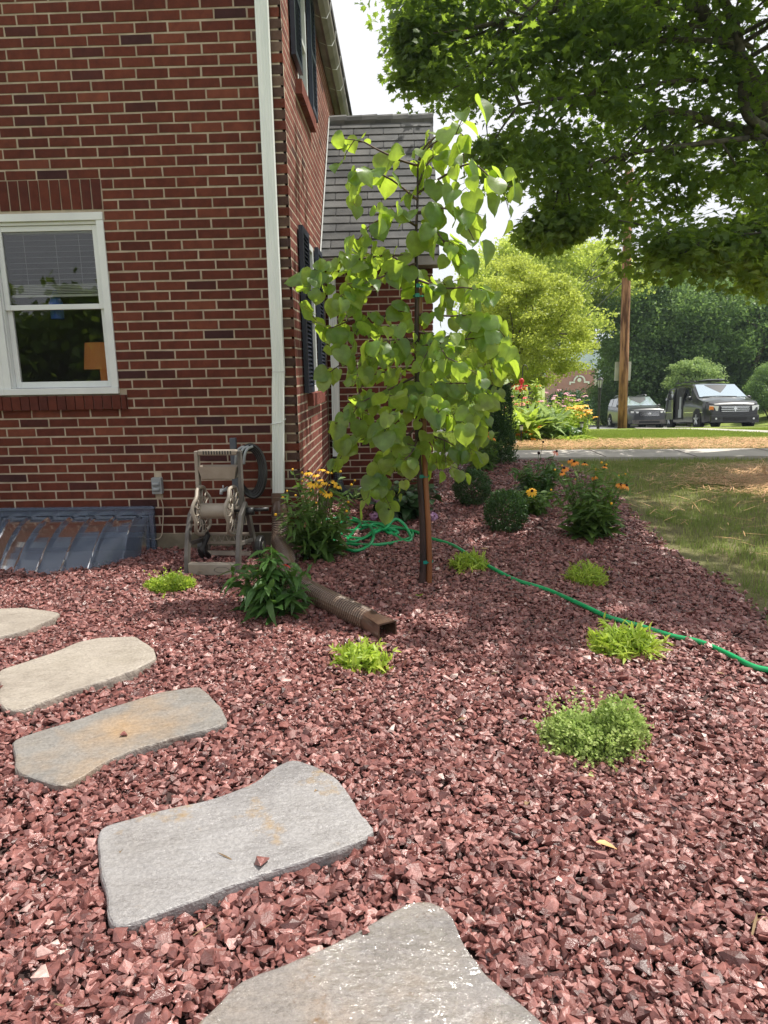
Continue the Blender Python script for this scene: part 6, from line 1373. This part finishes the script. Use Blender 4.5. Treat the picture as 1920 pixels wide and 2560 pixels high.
for sx in (-1, 1):
    side_glass(van, 1.62, 2.05, 2.42, 2.42, VW, vprof, vbelt, sx)
    side_glass(van, 3.72, 3.72, 4.80, 4.66, VW, vprof, vbelt, sx, name='side_window')
    quad(van, 'headlight', [(sx * .58, -.012, .82), (sx * .87, .10, .85), (sx * .87, .12, .68), (sx * .60, -.012, .65)][::sx], M_headl, .02)
    quad(van, 'indicator', [(sx * .74, .025, .80), (sx * .87, .085, .82), (sx * .87, .10, .70), (sx * .74, .025, .68)][::sx], M_amber, .03) if sx < 0 else None
    q = MB(); q.box((sx * 1.0 - .03, 1.55, 1.10), (sx * 1.0 + .03, 1.62, 1.13)); q.sphere((sx * 1.10, 1.52, 1.16), (.11, .07, .085), 12, 8); q.build('door_mirror', M_paint_van, van, smooth=True)
    q = MB(); q.box((sx * .993 - .012, .45, .60), (sx * .993 + .012, .62, .62)); q.box((sx * .99 - .012, 1.35, .60), (sx * .99 + .012, 2.3, .63)); q.build('trim_strip', M_chrome, van)
q = MB(); q.box((-.50, -.03, .62), (.50, .03, .80), mi=1)
for (x0_, x1_) in ((-.48, -.03), (.03, .48)):
    for z in (.635, .70, .765): q.box((x0_, -.045, z - .010), (x1_, -.03, z + .010))
q.box((-.022, -.05, .62), (.022, -.03, .80)); q.box((-.50, -.045, .795), (.50, -.03, .812)); q.box((-.50, -.045, .70), (.50, -.035, .718)); q.box((-.055, -.055, .69), (.055, -.03, .76)); q.build('grille', [M_chrome, M_dark], van)
q = MB(); q.box((-.86, -.035, .22), (.86, .05, .50)); q.build('bumper', M_paint_van, van, bevel=.03)
q = MB(); q.box((-.42, -.045, .28), (.42, -.03, .42)); q.box((-.80, -.04, .33), (-.52, -.03, .40)); q.box((.52, -.04, .33), (.80, -.03, .40)); q.build('air_intake', M_dark, van)
for sx in (-1, 1): q = MB(); q.cyl((sx * .66, -.05, .365), (sx * .66, -.03, .365), .035, n=12); q.build('fog_lamp', M_headl, van)
q = MB(); q.tube([(-.75, 1.12, 1.20), (-.2, 1.18, 1.225), (.5, 1.12, 1.20)], .012, 5); q.build('wiper', M_black, van)
# open doorway on the side nearer the house, door slid back
q = MB(); P = [(-.998, 2.47, .38), (-.998, 3.30, .38), (-.998, 3.30, 1.08)]; V = [(-1.003, 2.50, .36), (-1.003, 3.34, .36), (-1.003, 3.34, 1.10), (-.90, 3.34, 1.62), (-.90, 2.50, 1.62), (-1.003, 2.50, 1.10)]
q.add(V + [(x + .03, y, z) for x, y, z in V], [(0, 1, 2, 5), (5, 2, 3, 4), (0, 6, 7, 1), (4, 3, 9, 10)]); q.build('doorway', M_dark, van)
q = MB(); q.box((-1.02, 2.60, .42), (-1.005, 2.95, .75)); q.box((-1.015, 2.66, .75), (-1.0, 2.86, 1.25)); q.build('seat', M_grayplastic, van)
q = MB(); V = [(-1.10, 3.36, .34), (-1.10, 4.24, .34), (-1.10, 4.24, 1.12), (-1.00, 4.18, 1.62), (-1.00, 3.42, 1.62), (-1.10, 3.36, 1.10)]; q.add(V + [(x + .05, y, z) for x, y, z in V], [(3, 2, 1, 0), (5, 4, 3, 0), (6, 7, 8, 9), (6, 9, 10, 11), (0, 1, 7, 6), (0, 6, 11, 5), (5, 11, 10, 4), (4, 10, 9, 3), (1, 2, 8, 7), (2, 3, 9, 8)]); dr = q.build('sliding_door', M_paint_van, van)
quad(dr, 'side_window', [(-1.108, 3.44, 1.15), (-1.108, 4.16, 1.16), (-1.015, 4.10, 1.57), (-1.015, 3.48, 1.57)][::-1], M_carglass, .006); q = MB(); q.box((-1.115, 3.40, .62), (-1.10, 4.20, .65)); q.build('trim_strip', M_chrome, dr)
for sx in (-1, 1): q = MB(); q.tube([(sx * .62, 2.3, 1.80), (sx * .62, 2.4, 1.86), (sx * .62, 4.5, 1.84), (sx * .62, 4.6, 1.78)], .018, 6); q.build('roof_rail', M_black, van, smooth=True)
q = MB()
for y in (2.6, 3.3, 4.2): q.box((-.72, y, 1.86), (.72, y + .05, 1.89)); q.box((-.66, y, 1.89), (-.64, y + .04, 2.0)); q.box((.64, y, 1.89), (.66, y + .04, 2.02))
q.build('roof_rack', M_black, van); q = MB(); q.box((-.1, 2.5, 1.90), (.55, 3.9, 1.93)); q.build('roof_board', M_steel, van)
# suv
sp_ = spot(1622, 1074, 34.6); SW = 1.84
sprof = [(0, .74), (.04, .92), (.12, .99), (.35, 1.05), (1.15, 1.14), (1.35, 1.18), (2.10, 1.62), (2.4, 1.68), (3.3, 1.69), (4.1, 1.64), (4.5, 1.20), (4.62, .8)]
sbelt = [(0, .76), (.35, .93), (1.3, 1.05), (2.5, 1.08), (4.3, 1.16), (4.62, .78)]
suv = car('suv', tuple(sp_), rad(-1), rad(-4.0), 'dark grey suv parked behind the utility pole, left of the minivan', SW, sprof, sbelt, M_paint_suv, (.92, 3.62), .355, .24)
quad(suv, 'windscreen', [(-.80, 1.34, 1.195), (.80, 1.34, 1.195), (.68, 2.13, 1.645), (-.68, 2.13, 1.645)], M_windscreen)
for sx in (-1, 1):
    side_glass(suv, 1.85, 2.2, 2.55, 2.55, SW, sprof, sbelt, sx); side_glass(suv, 2.63, 2.63, 3.38, 3.34, SW, sprof, sbelt, sx); side_glass(suv, 3.46, 3.42, 4.1, 3.95, SW, sprof, sbelt, sx)
    quad(suv, 'headlight', [(sx * .52, -.012, .86), (sx * .87, .14, .90), (sx * .86, .15, .80), (sx * .54, -.012, .79)][::sx], M_headl, .02)
    q = MB(); q.sphere((sx * 1.02, 1.70, 1.17), (.11, .07, .085), 12, 8); q.box((sx * .93 - .04, 1.70, 1.10), (sx * .93 + .04, 1.76, 1.13)); q.build('door_mirror', M_paint_suv, suv, smooth=True)
    q = MB(); q.tube([(sx * .58, 2.35, 1.70), (sx * .58, 2.5, 1.76), (sx * .58, 3.9, 1.74), (sx * .58, 4.05, 1.66)], .022, 6); q.build('roof_rail', M_alloy, suv, smooth=True)
q = MB(); q.box((-.48, -.03, .62), (.48, .03, .86), mi=1)
for z in (.66, .72, .78, .84): q.box((-.47, -.045, z - .012), (.47, -.03, z + .008))
q.sphere((0, -.045, .76), (.09, .02, .045), 12, 8); q.build('grille', [M_chrome, M_dark], suv)
q = MB(); q.box((-.80, -.03, .25), (.80, .05, .46)); q.box((-.5, -.04, .30), (.5, -.028, .40), mi=1); q.build('bumper', [M_taupe_d, M_dark], suv, bevel=.02)

# ------------------------------------------------------------------ air that fades the distance
def haze():
    b_ = MB(); b_.box((-700, -320, -16), (1600, 3600, 34)); o = b_.build('haze', None); tag(o, kind='stuff')
    mt = bpy.data.materials.new('haze'); mt.use_nodes = True; n = mt.node_tree; n.nodes.clear(); out_ = n.nodes.new('ShaderNodeOutputMaterial')
    v = n.nodes.new('ShaderNodeVolumePrincipled'); v.inputs['Density'].default_value = .0006; v.inputs['Color'].default_value = (.72, .84, 1.0, 1); v.inputs['Anisotropy'].default_value = .3
    n.links.new(v.outputs['Volume'], out_.inputs['Volume']); o.data.materials.clear(); o.data.materials.append(mt); return o
haze()
